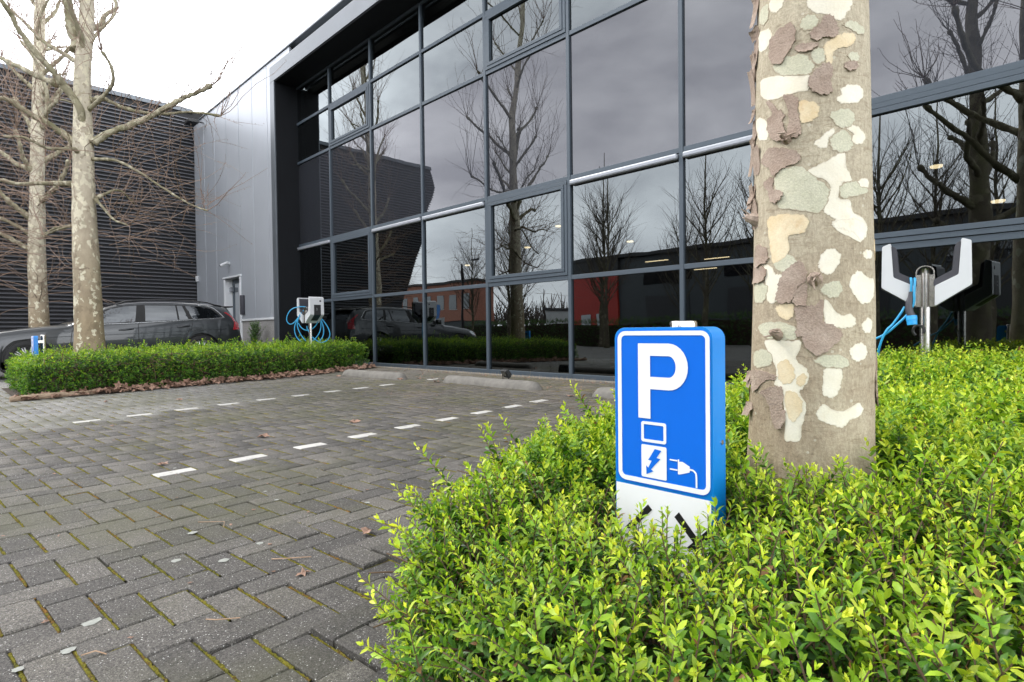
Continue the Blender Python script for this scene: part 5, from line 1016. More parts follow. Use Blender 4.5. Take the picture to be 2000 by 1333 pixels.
def rotm(ax, a):
    return np.array(Matrix.Rotation(a, 3, Vector(ax)))
def shoot(rs, hi, Ln=.15, pairs=10, leaf=.0245):
    """one shoot along +z, returns verts, tris, age, rnd (leaves) + stem polyline"""
    V, F, A, R = [], [], [], []; nb = 0
    bend = rs.uniform(.0, .5); bdir = rs.uniform(0, 6.28); P = []
    for i in range(pairs+1):
        t = i/pairs; off = bend*Ln*.35*t*t; P.append(np.array((math.cos(bdir)*off, math.sin(bdir)*off, Ln*t)))
    a0 = rs.uniform(0, 6.28)
    for i in range(1, pairs+1):
        t = i/pairs
        for s in (0, math.pi) if i < pairs else (0, math.pi, 1.57, 4.71):
            if rs.random() < .06: continue
            ll = leaf*(.72+.4*math.sin(math.pi*min(1, t*.75+.2)))*rs.uniform(.62, 1.2)
            if i == pairs: ll *= .62
            v, f = leaf_geo(ll, ll*rs.uniform(.34, .46), hi)
            tilt = math.radians(rs.uniform(15, 42) if t < .75 else rs.uniform(32, 62)) if i < pairs else math.radians(rs.uniform(55, 78))
            M3 = rotm((0, 0, 1), a0+(i % 2)*1.571+s+rs.gauss(0, .22)) @ rotm((0, 1, 0), -tilt) @ rotm((1, 0, 0), rs.gauss(0, .3))
            V.append(v@M3.T+P[i]); F.append(f+nb); nb += len(v)
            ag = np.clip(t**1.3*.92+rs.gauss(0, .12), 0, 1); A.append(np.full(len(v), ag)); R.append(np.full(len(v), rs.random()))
    return np.vstack(V), np.vstack(F), np.concatenate(A), np.concatenate(R), P
def basis(d, spin):
    d = d/np.linalg.norm(d); a = np.cross(d, (0, 0, 1.0)); 
    if np.linalg.norm(a) < 1e-3: a = np.array((1.0, 0, 0))
    a /= np.linalg.norm(a); b = np.cross(d, a); c, s = math.cos(spin), math.sin(spin)
    return np.stack([a*c+b*s, -a*s+b*c, d], 1)
class Foliage:
    def __init__(s, seed):
        s.rs = random.Random(seed); s.V, s.F, s.A, s.R, s.n = [], [], [], [], 0; s.st = MB()
        s.hi = [shoot(s.rs, True, s.rs.uniform(.11, .165), s.rs.randint(11, 15)) for _ in range(16)]
        s.lo = [shoot(s.rs, False, s.rs.uniform(.11, .16), s.rs.randint(6, 8), .036) for _ in range(14)]
    def put(s, p, d, scale, hi, young=1.0, stem=False, dark=0.):
        V, F, A, R, P = s.rs.choice(s.hi if hi else s.lo); B = basis(np.array(d, float), s.rs.uniform(0, 6.28))
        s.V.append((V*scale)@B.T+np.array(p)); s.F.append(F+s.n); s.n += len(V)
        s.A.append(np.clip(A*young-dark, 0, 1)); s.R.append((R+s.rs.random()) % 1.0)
        if stem: s.st.tube([np.array(p)+B@(q*scale) for q in P[::3]], list(np.linspace(.0021, .0011, len(P[::3]))), 3, cap=False)
    def build(s, root):
        me = big_mesh('foliage', np.vstack(s.V), np.vstack(s.F), M['leaf'], {'age': np.concatenate(s.A), 'rnd': np.concatenate(s.R)}, smooth=True)
        tag(link('foliage', me, root), kind='stuff')
        if s.st.v: tag(link('stems', mesh('stems', s.st.v, s.st.f, M['stem']), root), kind='stuff')
def inpoly(x, y, P):
    c = False; j = len(P)-1
    for i in range(len(P)):
        if (P[i][1] > y) != (P[j][1] > y) and x < (P[j][0]-P[i][0])*(y-P[i][1])/(P[j][1]-P[i][1])+P[i][0]: c = not c
        j = i
    return c
def edge_dist(x, y, P):
    best = (9e9, None)
    for i in range(len(P)):
        a, b = np.array(P[i-1]), np.array(P[i]); t = np.clip(np.dot((x, y)-a, b-a)/np.dot(b-a, b-a), 0, 1); q = a+(b-a)*t; d = math.hypot(x-q[0], y-q[1])
        if d < best[0]: best = (d, q)
    return best
def wob(x, y, k=1.0):
    return math.sin(x*5.1*k+1.3)*math.sin(y*4.3*k+.7)*.5+math.sin(x*11.3*k+y*3.1)*.28+math.sin(y*13.7*k-x*6.2)*.25
# ---- near hedge
NEAR = [(-.46, .30), (-.72, .46), (-.92, .60), (-1.12, .74), (-1.34, 1.0), (-1.46, 1.5), (-1.42, 2.4), (-1.30, 4.0), (-1.25, 5.9), (.95, 5.9), (.95, .30)]
def near_top(x, y):
    z = float(np.interp(y, [.30, .50, .72, 1.05, 1.35, 1.75, 2.5, 4.0, 5.9], [-.66, -.535, -.455, -.435, -.40, -.36, -.30, -.235, -.19]))
    z += .045*float(np.interp(y, [.7, 1.0, 2.0, 3.5], [0, 1, 1, 0]))
    if -1.02 < x < -.45 and y < 1.3: z -= .05*float(np.interp(y, [.5, .8], [0, 1]))
    d, _ = edge_dist(x, y, NEAR)
    return z+wob(x, y)*.022-max(0, .22-d)*.45
hr = thing('hedge', 'bright green leafy hedge round the blue sign and the big trunk', 'hedge', (-.2, 2.5, -.76), 0, 'low hedges between the bays')
fo = Foliage(3); rs = fo.rs
def blocked(x, y, z):
    if math.hypot(x+.54, y-1.75) < .19: return True
    if -.895 < x < -.585 and 1.10 < y < 1.40 and z > -.52: return True
    if math.hypot(x+.835, y-5.3) < .05: return True
    return False
def near_layer(sp, dz0, dz1, hi_r, scale, dark, tall):
    x = -1.5
    while x < .95:
        y = .28
        while y < 5.95:
            far = math.hypot(x, y); k = 1.0 if far < 2.3 else (1.35 if far < 3.4 else 1.7)
            if (k == 1.0 or rs.random() < 1/(k*k)) and not (x > .45 and y < 3.5):
                px, py = x+rs.uniform(-.5, .5)*sp, y+rs.uniform(-.5, .5)*sp
                if inpoly(px, py, NEAR):
                    d, q = edge_dist(px, py, NEAR); zt = near_top(px, py)
                    o = np.array((px-q[0], py-q[1])); o = -o/max(1e-6, np.linalg.norm(o)); lean = max(0, 1-d/.30)
                    dd = np.array((rs.gauss(0, .36)+o[0]*lean*.9, rs.gauss(0, .36)+o[1]*lean*.9-1.1*float(np.clip((.85-py)/.4, 0, 1)), 1.0))
                    s_ = scale*rs.uniform(.75, 1.2)
                    tip = zt+rs.uniform(dz0, dz1)+(rs.uniform(.02, .07) if rs.random() < tall else 0)
                    p = np.array((px, py, tip))-dd/np.linalg.norm(dd)*.13*s_
                    if not blocked(px, py, tip) and not blocked(*p):
                        fo.put(p, dd, s_, far < hi_r, rs.uniform(.72, 1.12)*float(np.interp(py, [.35, .9], [.72, 1])), stem=far < 1.6 and dark < .2, dark=dark)
            y += sp
        x += sp
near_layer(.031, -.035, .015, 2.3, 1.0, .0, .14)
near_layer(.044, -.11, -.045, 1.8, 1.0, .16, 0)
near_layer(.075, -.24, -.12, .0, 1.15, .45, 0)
# sides: left border and front, leaning out over the paving
def side(P, i0, i1, z_of_top, sp, hi_r, inset=0.0):
    for i in range(i0, i1):
        a, b = np.array(P[i]), np.array(P[i+1]); L_ = np.linalg.norm(b-a); n = np.array((-(b-a)[1], (b-a)[0]))/L_
        c = np.array(P).mean(0)
        if np.dot((a+b)/2+n*.05-c, n) < 0: n = -n
        for s in np.arange(0, L_, sp):
            zt = z_of_top(*(a+(b-a)*s/L_)); z0 = gz(*a)+.03
            for z in np.arange(z0, zt+.02, sp):
                q = a+(b-a)*(s+rs.uniform(-.5, .5)*sp)/L_; ins = rs.uniform(-.02, .09)+(zt-z)*.10
                q = q-n*ins; zz = z+rs.uniform(-.5, .5)*sp
                if abs(q[0]) < .12 and q[1] < .35: continue
                dd = np.array((n[0]+rs.gauss(0, .45), n[1]+rs.gauss(0, .45), rs.uniform(.05, .95)))
                t = (zz-z0)/max(.1, zt-z0); s_ = rs.uniform(.75, 1.1)
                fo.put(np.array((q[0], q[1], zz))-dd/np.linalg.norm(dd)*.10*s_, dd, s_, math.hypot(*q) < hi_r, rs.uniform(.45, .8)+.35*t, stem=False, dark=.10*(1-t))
side(NEAR, 0, 8, near_top, .042, 1.6); side(NEAR+[NEAR[0]], 10, 11, near_top, .045, 1.2)
# long whippy shoots that stick out over the paving and above the top
for _ in range(46):
    i = rs.choice([1, 2, 3, 3, 4, 4, 5, 5, 6, 7]); a, b = np.array(NEAR[i]), np.array(NEAR[i+1]); t = rs.random(); q = a+(b-a)*t; n = np.array((-(b-a)[1], (b-a)[0])); n /= np.linalg.norm(n); n = n if np.dot(n, q-np.array((-.3, 2.2))) > 0 else -n
    z = near_top(*q)-rs.uniform(-.02, .14); dd = np.array((n[0]*.8+rs.gauss(0, .25), n[1]*.8+rs.gauss(0, .25), rs.uniform(.5, 1.5)))
    fo.put((q[0]-n[0]*.06, q[1]-n[1]*.06, z), dd, rs.uniform(1.0, 1.35), True, 1.1, stem=True)
for _ in range(9):      # shoots standing before the white foot of the sign
    x = rs.uniform(-.90, -.58); fo.put((x, rs.uniform(1.12, 1.21), -.56+rs.uniform(-.01, .04)), (rs.gauss(0, .25), -.1, 1), rs.uniform(.8, 1.0), True, 1.0, stem=True)
# woody branches inside
for _ in range(240):
    x, y = rs.uniform(-1.3, .5), rs.uniform(.35, 3.2)
    if not inpoly(x, y, NEAR): continue
    zt = near_top(x, y); az = rs.uniform(0, 6.28); p = np.array((x, y, zt-.16)); pts = [p]; d = np.array((math.cos(az), math.sin(az), rs.uniform(.0, .5)))
    for _k in range(4): d = d+np.array((rs.gauss(0, .25), rs.gauss(0, .25), rs.gauss(0, .12))); pts.append(pts[-1]+d/np.linalg.norm(d)*.07)
    if pts[-1][2] > zt-.005 or any(blocked(*q) for q in pts): continue
    fo.st.tube(pts, [.0042, .0036, .003, .0024, .0016], 5, cap=False)
fo.build(hr)
fl_ = MB(); fl_.add([(x*.93+.0, y, gz(x, y)+.004) for x, y in NEAR], [tuple(range(len(NEAR)))]); fl_.obj('soil', M['litter'], hr)
# ---- far hedge
FARP = [(-9.30, .75), (-11.55, .75), (-11.55, 5.85), (-9.92, 5.95), (-9.36, 4.2), (-9.30, 2.6)]
def far_top(x, y):
    d, _ = edge_dist(x, y, FARP); z = float(np.interp(y, [.5, 1.5, 3.0, 4.0, 5.9], [-.30, -.235, -.215, -.20, -.185]))
    dip = -.05*math.exp(-((y-4.05)/.22)**2)
    return z+wob(x, y, .7)*.06+dip-max(0, .18-d)*.35
hl = thing('hedge', 'clipped green hedge with dead leaves at its foot before the estate car', 'hedge', (-10.4, 3.2, -.74), 0, 'low hedges between the bays')
fo = Foliage(9); rs = fo.rs
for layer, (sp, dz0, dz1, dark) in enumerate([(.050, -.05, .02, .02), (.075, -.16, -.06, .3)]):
    for x in np.arange(-11.6, -9.25, sp):
        for y in np.arange(.62, 5.98, sp):
            px, py = x+rs.uniform(-.5, .5)*sp, y+rs.uniform(-.5, .5)*sp
            if not inpoly(px, py, FARP) or math.hypot(px+10.63, py-1.62) < .24: continue
            d, q = edge_dist(px, py, FARP); o = np.array((q[0]-px, q[1]-py)); o /= max(1e-6, np.linalg.norm(o)); lean = max(0, 1-d/.25)
            dd = np.array((rs.gauss(0, .35)+o[0]*lean, rs.gauss(0, .35)+o[1]*lean, 1.0)); s_ = rs.uniform(.8, 1.3)
            tip = far_top(px, py)+rs.uniform(dz0, dz1)+(rs.uniform(.03, .12) if rs.random() < .10 and not layer else 0)
            p = np.array((px, py, tip))-dd/np.linalg.norm(dd)*.13*s_
            fo.put(p, dd, s_, False, rs.uniform(.55, .95), dark=dark)
def far_side(a, b, sp):
    a, b = np.array(a), np.array(b); L_ = np.linalg.norm(b-a); n = np.array((-(b-a)[1], (b-a)[0]))/L_
    if np.dot(n, (a+b)/2-np.array((-10.5, 3.2))) < 0: n = -n
    for s in np.arange(0, L_, sp):
        q0 = a+(b-a)*s/L_; zt = far_top(*q0); z0 = gz(*q0)+.05
        for z in np.arange(z0, zt, sp):
            q = q0+(b-a)/L_*rs.uniform(-.5, .5)*sp; bulge = .075*wob(s*.8, z*1.6)+.02; q = q+n*(bulge-rs.uniform(0, .12)-max(0, .08-(z-z0))*.4)
            dd = np.array((n[0]+rs.gauss(0, .5), n[1]+rs.gauss(0, .5), rs.uniform(-.1, .9))); t = (z-z0)/max(.1, zt-z0); s_ = rs.uniform(.7, 1.1)
            fo.put(np.array((q[0], q[1], z+rs.uniform(-.5, .5)*sp))-dd/np.linalg.norm(dd)*.10*s_, dd, s_, False, rs.uniform(.3, .62)+.25*t, dark=.05)
far_side(FARP[0], FARP[5], .036); far_side(FARP[5], FARP[4], .036); far_side(FARP[4], FARP[3], .036); far_side(FARP[0], FARP[1], .04); far_side(FARP[3], FARP[2], .07)
for _ in range(150):
    y = rs.uniform(.8, 5.5); x = float(np.interp(y, [.7, 2.6, 4.2, 5.9], [-9.30, -9.30, -9.42, -10.2]))+.02; z = rs.uniform(-.6, -.28); p = np.array((x-.10, y, z)); pts = [p]; d = np.array((rs.uniform(.1, .6), rs.gauss(0, .8), rs.uniform(-.2, .9)))
    for _k in range(3): pts.append(pts[-1]+d/np.linalg.norm(d)*.08+np.array([rs.gauss(0, .012) for _ in range(3)]))
    fo.st.tube(pts, [.005, .004, .003, .002], 4, cap=False)
fo.build(hl)
cq = np.array(FARP); cc = cq.mean(0); inn = [tuple(p+(cc-p)*(.26/np.linalg.norm(cc-p))*1.0) for p in cq]
b = MB(); b.prism([(p[0], p[1]) for p in inn], lambda u, v, d: (u, v, d), -.82, -.42); b.obj('blocking_core', M['litter'], hl, fix=True)  # solid dark core added inside the leaves to block light and see-through gaps
fl_ = MB(); fl_.add([(x+(.22 if x > -10.5 else 0), y-(.08 if y < 1 else 0), gz(x, y)+.004) for x, y in FARP], [tuple(range(len(FARP)))]); fl_.obj('soil', M['litter'], hl)
# small dark evergreen against the plinth
sh = thing('shrub', 'small dark shrub against the concrete plinth behind the estate car', 'shrub', (-15.4, 5.9, -.69))
fo = Foliage(14); rs = fo.rs
for _ in range(420):
    a = rs.uniform(0, 6.28); r = abs(rs.gauss(0, .16)); z = rs.uniform(-.66, .22); r *= (1-(z+.66)/1.3)
    fo.put((-15.4+r*math.cos(a), 5.9+r*math.sin(a)*.8, z), (math.cos(a)*.5, math.sin(a)*.5, 1), rs.uniform(.7, 1.2), False, .35, dark=.02)
fo.build(sh)

# ================================================================= DEAD LEAVES AND TWIGS ON THE GROUND
def dead_leaf_geo(rs, s):
    n = 11; V = [(0, 0, rs.uniform(.05, .35)*s)]
    for i in range(n):
        a = 2*math.pi*i/n; r = s*(.5+.22*(1 if i % 2 else -.6)*rs.uniform(.6, 1.2)); V.append((r*math.cos(a), r*math.sin(a)*rs.uniform(.5, .9), s*rs.uniform(.0, .28)*(.4+abs(math.sin(a+rs.random())))))
    return np.array(V), [(0, 1+i, 1+(i+1) % n) for i in range(n)]
rs = random.Random(41); db = MB()
for k in range(760):
    y = rs.uniform(.62, 6.0); xf_ = float(np.interp(y, [.7, 2.6, 4.2, 5.9], [-9.30, -9.30, -9.36, -9.8])); dens_ = .28+.72*min(1, y/3.2)
    if rs.random() > dens_: continue
    x = xf_+.13+rs.gauss(0, .10)
    if x > xf_+.42: continue
    V, F = dead_leaf_geo(rs, rs.uniform(.05, .11)); B = np.array(Matrix.Rotation(rs.uniform(0, 6.28), 3, 'Z') @ Matrix.Rotation(rs.gauss(0, .5), 3, 'X')); V = V@B.T
    V = V+np.array((x, y, gz(x, y)+.008+max(0, -V[:, 2].min())+rs.uniform(0, .05)*max(0, 1-abs(x-xf_-.1)/.2))); db.add([tuple(p) for p in V], F)
for k in range(260):       # drift along the foot of the glass and round the stops
    x = rs.uniform(-9.6, -2.0); y = rs.choice([6.0-abs(rs.gauss(0, .10)), rs.uniform(5.0, 6.0), 5.12+abs(rs.gauss(0, .08))]); V, F = dead_leaf_geo(rs, rs.uniform(.012, .035)); B = np.array(Matrix.Rotation(rs.uniform(0, 6.28), 3, 'Z')); V = V@B.T+np.array((x, y, gz(x, y)+.002)); db.add([tuple(p) for p in V], F)
for k in range(330):       # crumbs all over the bays
    x = rs.uniform(-9.0, -1.6); y = rs.uniform(-.2, 5.2); V, F = dead_leaf_geo(rs, rs.uniform(.006, .018)); V = V@np.array(Matrix.Rotation(rs.uniform(0, 6.28), 3, 'Z')).T+np.array((x, y, gz(x, y)+.001)); db.add([tuple(p) for p in V], F)
tag(db.obj('leaf_litter', M['deadleaf']), 'brown dead leaves drifted along the foot of the far hedge', kind='stuff')
for k, (x, y) in enumerate(LONE_LEAVES):
    V, F = dead_leaf_geo(rs, (.045 if y < 1.4 else .08)*rs.uniform(.8, 1.2)); V = V@np.array(Matrix.Rotation(rs.uniform(0, 6.28), 3, 'Z')).T
    o = link('fallen_leaf', mesh('fallen_leaf', V, F, M['deadleaf']), None, loc=(x, y, gz(x, y)+.003)); tag(o, 'curled brown leaf lying alone on the grey paving', 'leaf', 'single leaves on the paving')
for k, (pts, r) in enumerate([([(-1.70, .505), (-1.66, .52), (-1.63, .57)], .0015), ([(-1.98, .80), (-1.93, .83), (-1.89, .90)], .0018), ([(-1.75, .235), (-1.735, .262), (-1.71, .28)], .0016), ([(-1.52, .12), (-1.49, .15)], .0012), ([(-2.6, .75), (-2.5, .82), (-2.45, .80)], .0012)]):
    b = MB(); b.tube([(x, y, gz(x, y)+.004+float(lift(x, y))*.02+(.006 if i == 1 else 0)) for i, (x, y) in enumerate(pts)], r, 5); tag(b.obj('fallen_twig', M['twigdry']), 'thin dry twig lying across the paving blocks', 'twig', 'dry twigs on the paving')
lg = MB(); lg.tube([(-9.12, .60, gz(0, .6)+.03), (-9.16, 1.0, gz(0, 1)+.032), (-9.14, 1.45, gz(0, 1.4)+.03)], [.035, .038, .03], 8); M['log'] = pm('grey_branch', (.30, .22, .15), .85, var=.35, vscale=18, bump=.5, bscale=60)
tag(lg.obj('branch', M['log'], smooth=False), 'broken branch lying along the near end of the far hedge', 'branch')
# dry grass blades in the joint at the foot of the glass
gb = MB(); rs = random.Random(12); M['straw'] = pm('straw', (.42, .30, .16), .8, var=.3, vscale=40)
for _ in range(420):
    x = rs.uniform(-10.0, -1.9); y = 6.01-abs(rs.gauss(0, .02)); h = rs.uniform(.02, .07)*(2 if rs.random() < .08 else 1); a = rs.uniform(0, 6.28); z = gz(x, y)
    gb.add([(x-.002, y, z), (x+.002, y, z), (x+math.cos(a)*h*.4, y+math.sin(a)*h*.2-.004, z+h)], [(0, 1, 2)])
tag(gb.obj('dry_grass', M['straw']), 'dry straw coloured grass along the kerb under the glass', kind='stuff')
# ================================================================= ESTATE CAR
M['carpaint'] = pm('grey_metallic_paint', (.036, .040, .043), .34, .5, coat=.7, var=.03, vscale=2)
M['carglass'] = glass_mat('car_glass', (.006, .007, .008), .15)
M['rubber'] = pm('tyre_rubber', (.018, .018, .018), .8); M['chrome'] = pm('satin_trim', (.55, .56, .57), .25, .9)
M['redlamp'] = pm('red_lamp', (.42, .012, .02), .15, coat=.8); M['lampglass'] = pm('headlamp_glass', (.62, .64, .66), .12, .3, coat=.9); M['rim'] = pm('alloy_rim', (.62, .63, .64), .3, .8)
cx0, cy0 = -14.43, .19
car = thing('estate_car', 'dark grey estate car parked behind the far hedge facing away from the building', 'car', (cx0, cy0, gz(0, 2.6)-.02)); car.rotation_euler = (.02, 0, 0)
FWY, RWY, WR = .98, 3.87, .335
Wk = ([0, .06, .25, .6, 1.2, 2, 3.2, 4.0, 4.45, 4.7, 4.78], [.52, .66, .80, .875, .915, .925, .925, .915, .885, .82, .74])
Tk = ([0, .05, .2, .6, .9, 1.27, 1.6, 1.75, 2.0, 2.2, 2.4, 2.6, 2.9, 3.4, 3.9, 4.3, 4.5, 4.56, 4.66, 4.72, 4.76, 4.78], [.60, .66, .75, .84, .885, .925, .955, 1.05, 1.19, 1.285, 1.345, 1.38, 1.405, 1.405, 1.38, 1.335, 1.29, 1.2, 1.02, .93, .80, .62])
Bk = ([0, .6, 1.27, 1.75, 2.1, 2.66, 3.44, 3.7, 4.29, 4.6, 4.78], [.52, .77, .86, .92, .935, .955, .995, 1.015, 1.045, .96, .6])
REk = ([1.7, 2.0, 2.4, 2.9, 4.0, 4.5, 4.7], [.74, .70, .665, .655, .645, .64, .70])    # roof-edge half width
Wf, Tf, Bf, REf = (lambda y: float(np.interp(y, *Wk))), (lambda y: float(np.interp(y, *Tk))), (lambda y: float(np.interp(y, *Bk))), (lambda y: float(np.interp(y, *REk)))
def zbot(y):
    z = .20
    for c in (FWY, RWY):
        d = abs(y-c)
        if d < .385: z = max(z, .335+math.sqrt(max(0, .385**2-d*d))-.0)
    return z
def section(y):
    W, T, B = Wf(y), Tf(y), Bf(y); B = min(B, T-.05); zb = min(zbot(y), B-.12); P = []
    for t in (0, .2, .4, .6, .8, .93, 1.0):
        z = zb+(B-zb)*t; zz = (z-.2)/max(.1, B-.2)
        k = float(np.interp(zz, [0, .12, .3, .55, .8, .93, 1], [.93, .965, .992, 1.0, .992, .978, .955])); P.append((W*k, z))
    cab = 1.62 < y < 4.68
    if cab:
        e = REf(y); te = T-.03; 
        if y < 2.4: s = np.clip((y-1.62)/.5, 0, 1); e = W*.93*(1-s)+e*s
        for t in (.25, .5, .75, .95): P.append((W*.955+(e-W*.955)*t+.035*math.sin(math.pi*t)*.5, B+(te-B)*t))
        P += [(e*.93, T-.008), (e*.75, T+.004), (e*.4, T+.016), (0, T+.02)]
    else:
        for t in (.25, .5, .75, .95): P.append((W*(.955-.06*t), B+(T-.02-B)*t))
        P += [(W*.84, T-.008), (W*.66, T+.002), (W*.35, T+.012), (0, T+.014)]
    return P
ys_ = sorted(set(list(np.linspace(0, 4.78, 92))+[FWY-.385, FWY+.385, RWY-.385, RWY+.385, 1.62, 1.66, 4.68, 4.70])); NSEC = len(section(1.0))
v, f = [], []
for y in ys_:
    P = section(y); ring = [(x, z) for x, z in P]+[(-x, z) for x, z in reversed(P[:-1])]
    v += [(x, y, z) for x, z in ring]
nr = 2*NSEC-1
f = [(i*nr+j, i*nr+j+1, (i+1)*nr+j+1, (i+1)*nr+j) for i in range(len(ys_)-1) for j in range(nr-1)]
f += [tuple(range(nr)), tuple((len(ys_)-1)*nr+j for j in reversed(range(nr)))]
def cobj(name, b, mats, smooth=False, fix=False): return b.obj(name, mats, car, smooth, world=False, fix=fix)
b = MB(); b.add(v, f); smooth_angle(cobj('body', b, M['carpaint'], fix=True), 32)
def surf_x(y, z):
    P = section(y)[:12]; return float(np.interp(z, [p[1] for p in P], [p[0] for p in P]))
def densify(poly, n=6):
    out = []
    for i in range(len(poly)):
        a, b_ = np.array(poly[i]), np.array(poly[(i+1) % len(poly)])
        for k in range(n): out.append(tuple(a+(b_-a)*k/n))
    return out
def side_patch(name, poly, mat, off, both=True):
    for s in ((1, -1) if both else (1,)):
        P = densify(poly, 5); lo, hi = np.min(P, 0), np.max(P, 0)
        pts = [Vector((float(p[0]), float(p[1]))) for p in P]+[Vector((float(a), float(c))) for a in np.arange(lo[0]+.05, hi[0], .08) for c in np.arange(lo[1]+.03, hi[1], .05) if inpoly(a, c, P)]
        vo, eo, fo_, *_ = geometry.delaunay_2d_cdt(pts, [(i, (i+1) % len(P)) for i in range(len(P))], [list(range(len(P)))], 1, 1e-6)
        bb = MB(); V = [(s*(surf_x(q[0], q[1])+off), q[0], q[1]) for q in vo]; F = [tuple(q) if s > 0 else tuple(reversed(q)) for q in fo_]
        n = len(V); V += [(x-s*.006, y, z) for x, y, z in V]; F += [tuple(n+i for i in reversed(q)) for q in F[:len(fo_)]]
        k = len(P); F += [(i, n+i, n+(i+1) % k, (i+1) % k) for i in range(k)]
        bb.add(V, F); cobj(name, bb, mat, smooth=False)
side_patch('window_surround', [(1.80, .945), (3.70, 1.02), (4.31, 1.045), (4.335, 1.09), (4.15, 1.275), (3.9, 1.315), (3.4, 1.338), (2.9, 1.338), (2.5, 1.318), (2.28, 1.268), (2.05, 1.16)], M['rubber'], .0025)
side_patch('front_window', [(1.98, .962), (2.66, .985), (2.735, 1.318), (2.52, 1.30), (2.30, 1.25), (2.10, 1.155)], M['carglass'], .006)
side_patch('rear_window', [(2.84, .99), (3.43, 1.012), (3.44, 1.318), (2.88, 1.322)], M['carglass'], .006)
side_patch('quarter_light', [(3.465, 1.014), (3.635, 1.02), (3.57, 1.314), (3.47, 1.317)], M['carglass'], .006)
side_patch('rear_quarter_window', [(3.72, 1.028), (4.26, 1.052), (4.29, 1.085), (4.13, 1.255), (3.9, 1.297), (3.63, 1.31)], M['carglass'], .006)
side_patch('tail_lamp', [(4.40, 1.17), (4.45, 1.17), (4.62, 1.03), (4.71, .95), (4.715, .78), (4.55, .775), (4.585, .93), (4.55, 1.05)], M['redlamp'], .008)
side_patch('headlight', [(.14, .60), (.42, .665), (.56, .735), (.50, .77), (.30, .745), (.13, .68)], M['lampglass'], .006)
def ribbon(name, pts, r, mat, off=.002):
    for s in (1, -1):
        b = MB(); b.tube([(s*(surf_x(y, z)+off), y, z) for y, z in [tuple(p) for p in spline(pts, 5)]], r, 5); cobj(name, b, mat, smooth=True)
ribbon('window_trim', [(1.80, .94), (2.66, .958), (3.44, .998), (4.30, 1.04), (4.34, 1.09), (4.16, 1.28), (3.9, 1.322)], .007, M['chrome'], .004)
for pts in ([(1.58, .30), (1.60, .6), (1.64, .84), (1.72, .90)], [(2.70, .26), (2.70, .6), (2.71, .97)], [(3.46, .40), (3.56, .66), (3.69, .86), (3.70, 1.01)], [(1.60, .24), (2.4, .235), (3.4, .25)]): ribbon('door_seam', pts, .006, M['black'], .0003)
ribbon('crease', [(1.2, .72), (2.2, .735), (3.4, .765), (4.4, .80)], .006, M['carpaint'], -.001)
for y0, z0 in ((2.37, .825), (3.40, .865)):
    for s in (1, -1):
        b = MB(); b.tube([(s*(surf_x(y0+.25*t, z0+.014*t)+.012+.018*math.sin(math.pi*t)), y0+.25*t, z0+.014*t) for t in np.linspace(0, 1, 7)], [.010, .014, .016, .016, .016, .014, .010], 8); cobj('door_handle', b, M['chrome'] if False else M['carpaint'], smooth=True)
for s in (1, -1):
    b = MB(); b.tube([(s*(REf(y)*.95), y, Tf(y)+.035 if 2.55 < y < 4.2 else Tf(y)) for y in np.linspace(2.4, 4.4, 14)], .014, 6); cobj('roof_rail', b, M['black'], smooth=True)
    b = MB(); b.bbox(-.07, .07, -.09, .05, -.07, .07, .03); b.v = [(s*1.01+x, 1.93+y, 1.02+z) for x, y, z in b.v]; b.tube([(s*.90, 1.93, .96), (s*.97, 1.93, 1.0)], .02, 6); smooth_angle(cobj('wing_mirror', b, M['carpaint']))
# windscreen and tailgate glass
def top_patch(name, y0, y1, e0, e1, mat, n=8):
    b = MB(); v, f = [], []
    for i in range(n+1):
        y = y0+(y1-y0)*i/n; w = e0+(e1-e0)*i/n
        for j in range(9):
            u = -1+2*j/8; x = u*w; v.append((x, y, Tf(y)+.024-.03*abs(u)**2.2+.004))
    f = [(i*9+j, i*9+j+1, (i+1)*9+j+1, (i+1)*9+j) for i in range(n) for j in range(8)]
    b.add(v, f); return cobj(name, b, mat, smooth=True)
top_patch('windscreen', 1.66, 2.38, .72, .56, M['carglass']); top_patch('tailgate_window', 4.53, 4.655, .60, .62, M['carglass'])
b = MB(); b.bbox(-.60, .60, 4.34, 4.66, 1.285, 1.315, .012); smooth_angle(cobj('roof_spoiler', b, M['black']))
b = MB(); b.bbox(-.80, .80, 4.60, 4.82, .30, .50, .05); smooth_angle(cobj('bumper', b, M['darkplastic']))
b = MB(); b.tube([(0, 4.05, 1.39), (0, 4.17, 1.43)], [.02, .006], 6); cobj('aerial', b, M['black'])
b = MB(); b.box(-.80, .80, .5, 4.6, .16, .30); 
for yy in (FWY, RWY): b.lathe([(.01, -.80), (.40, -.80), (.40, .80), (.01, .80)], (0, yy, .335), 24, 'x')
cobj('underbody', b, M['black'])
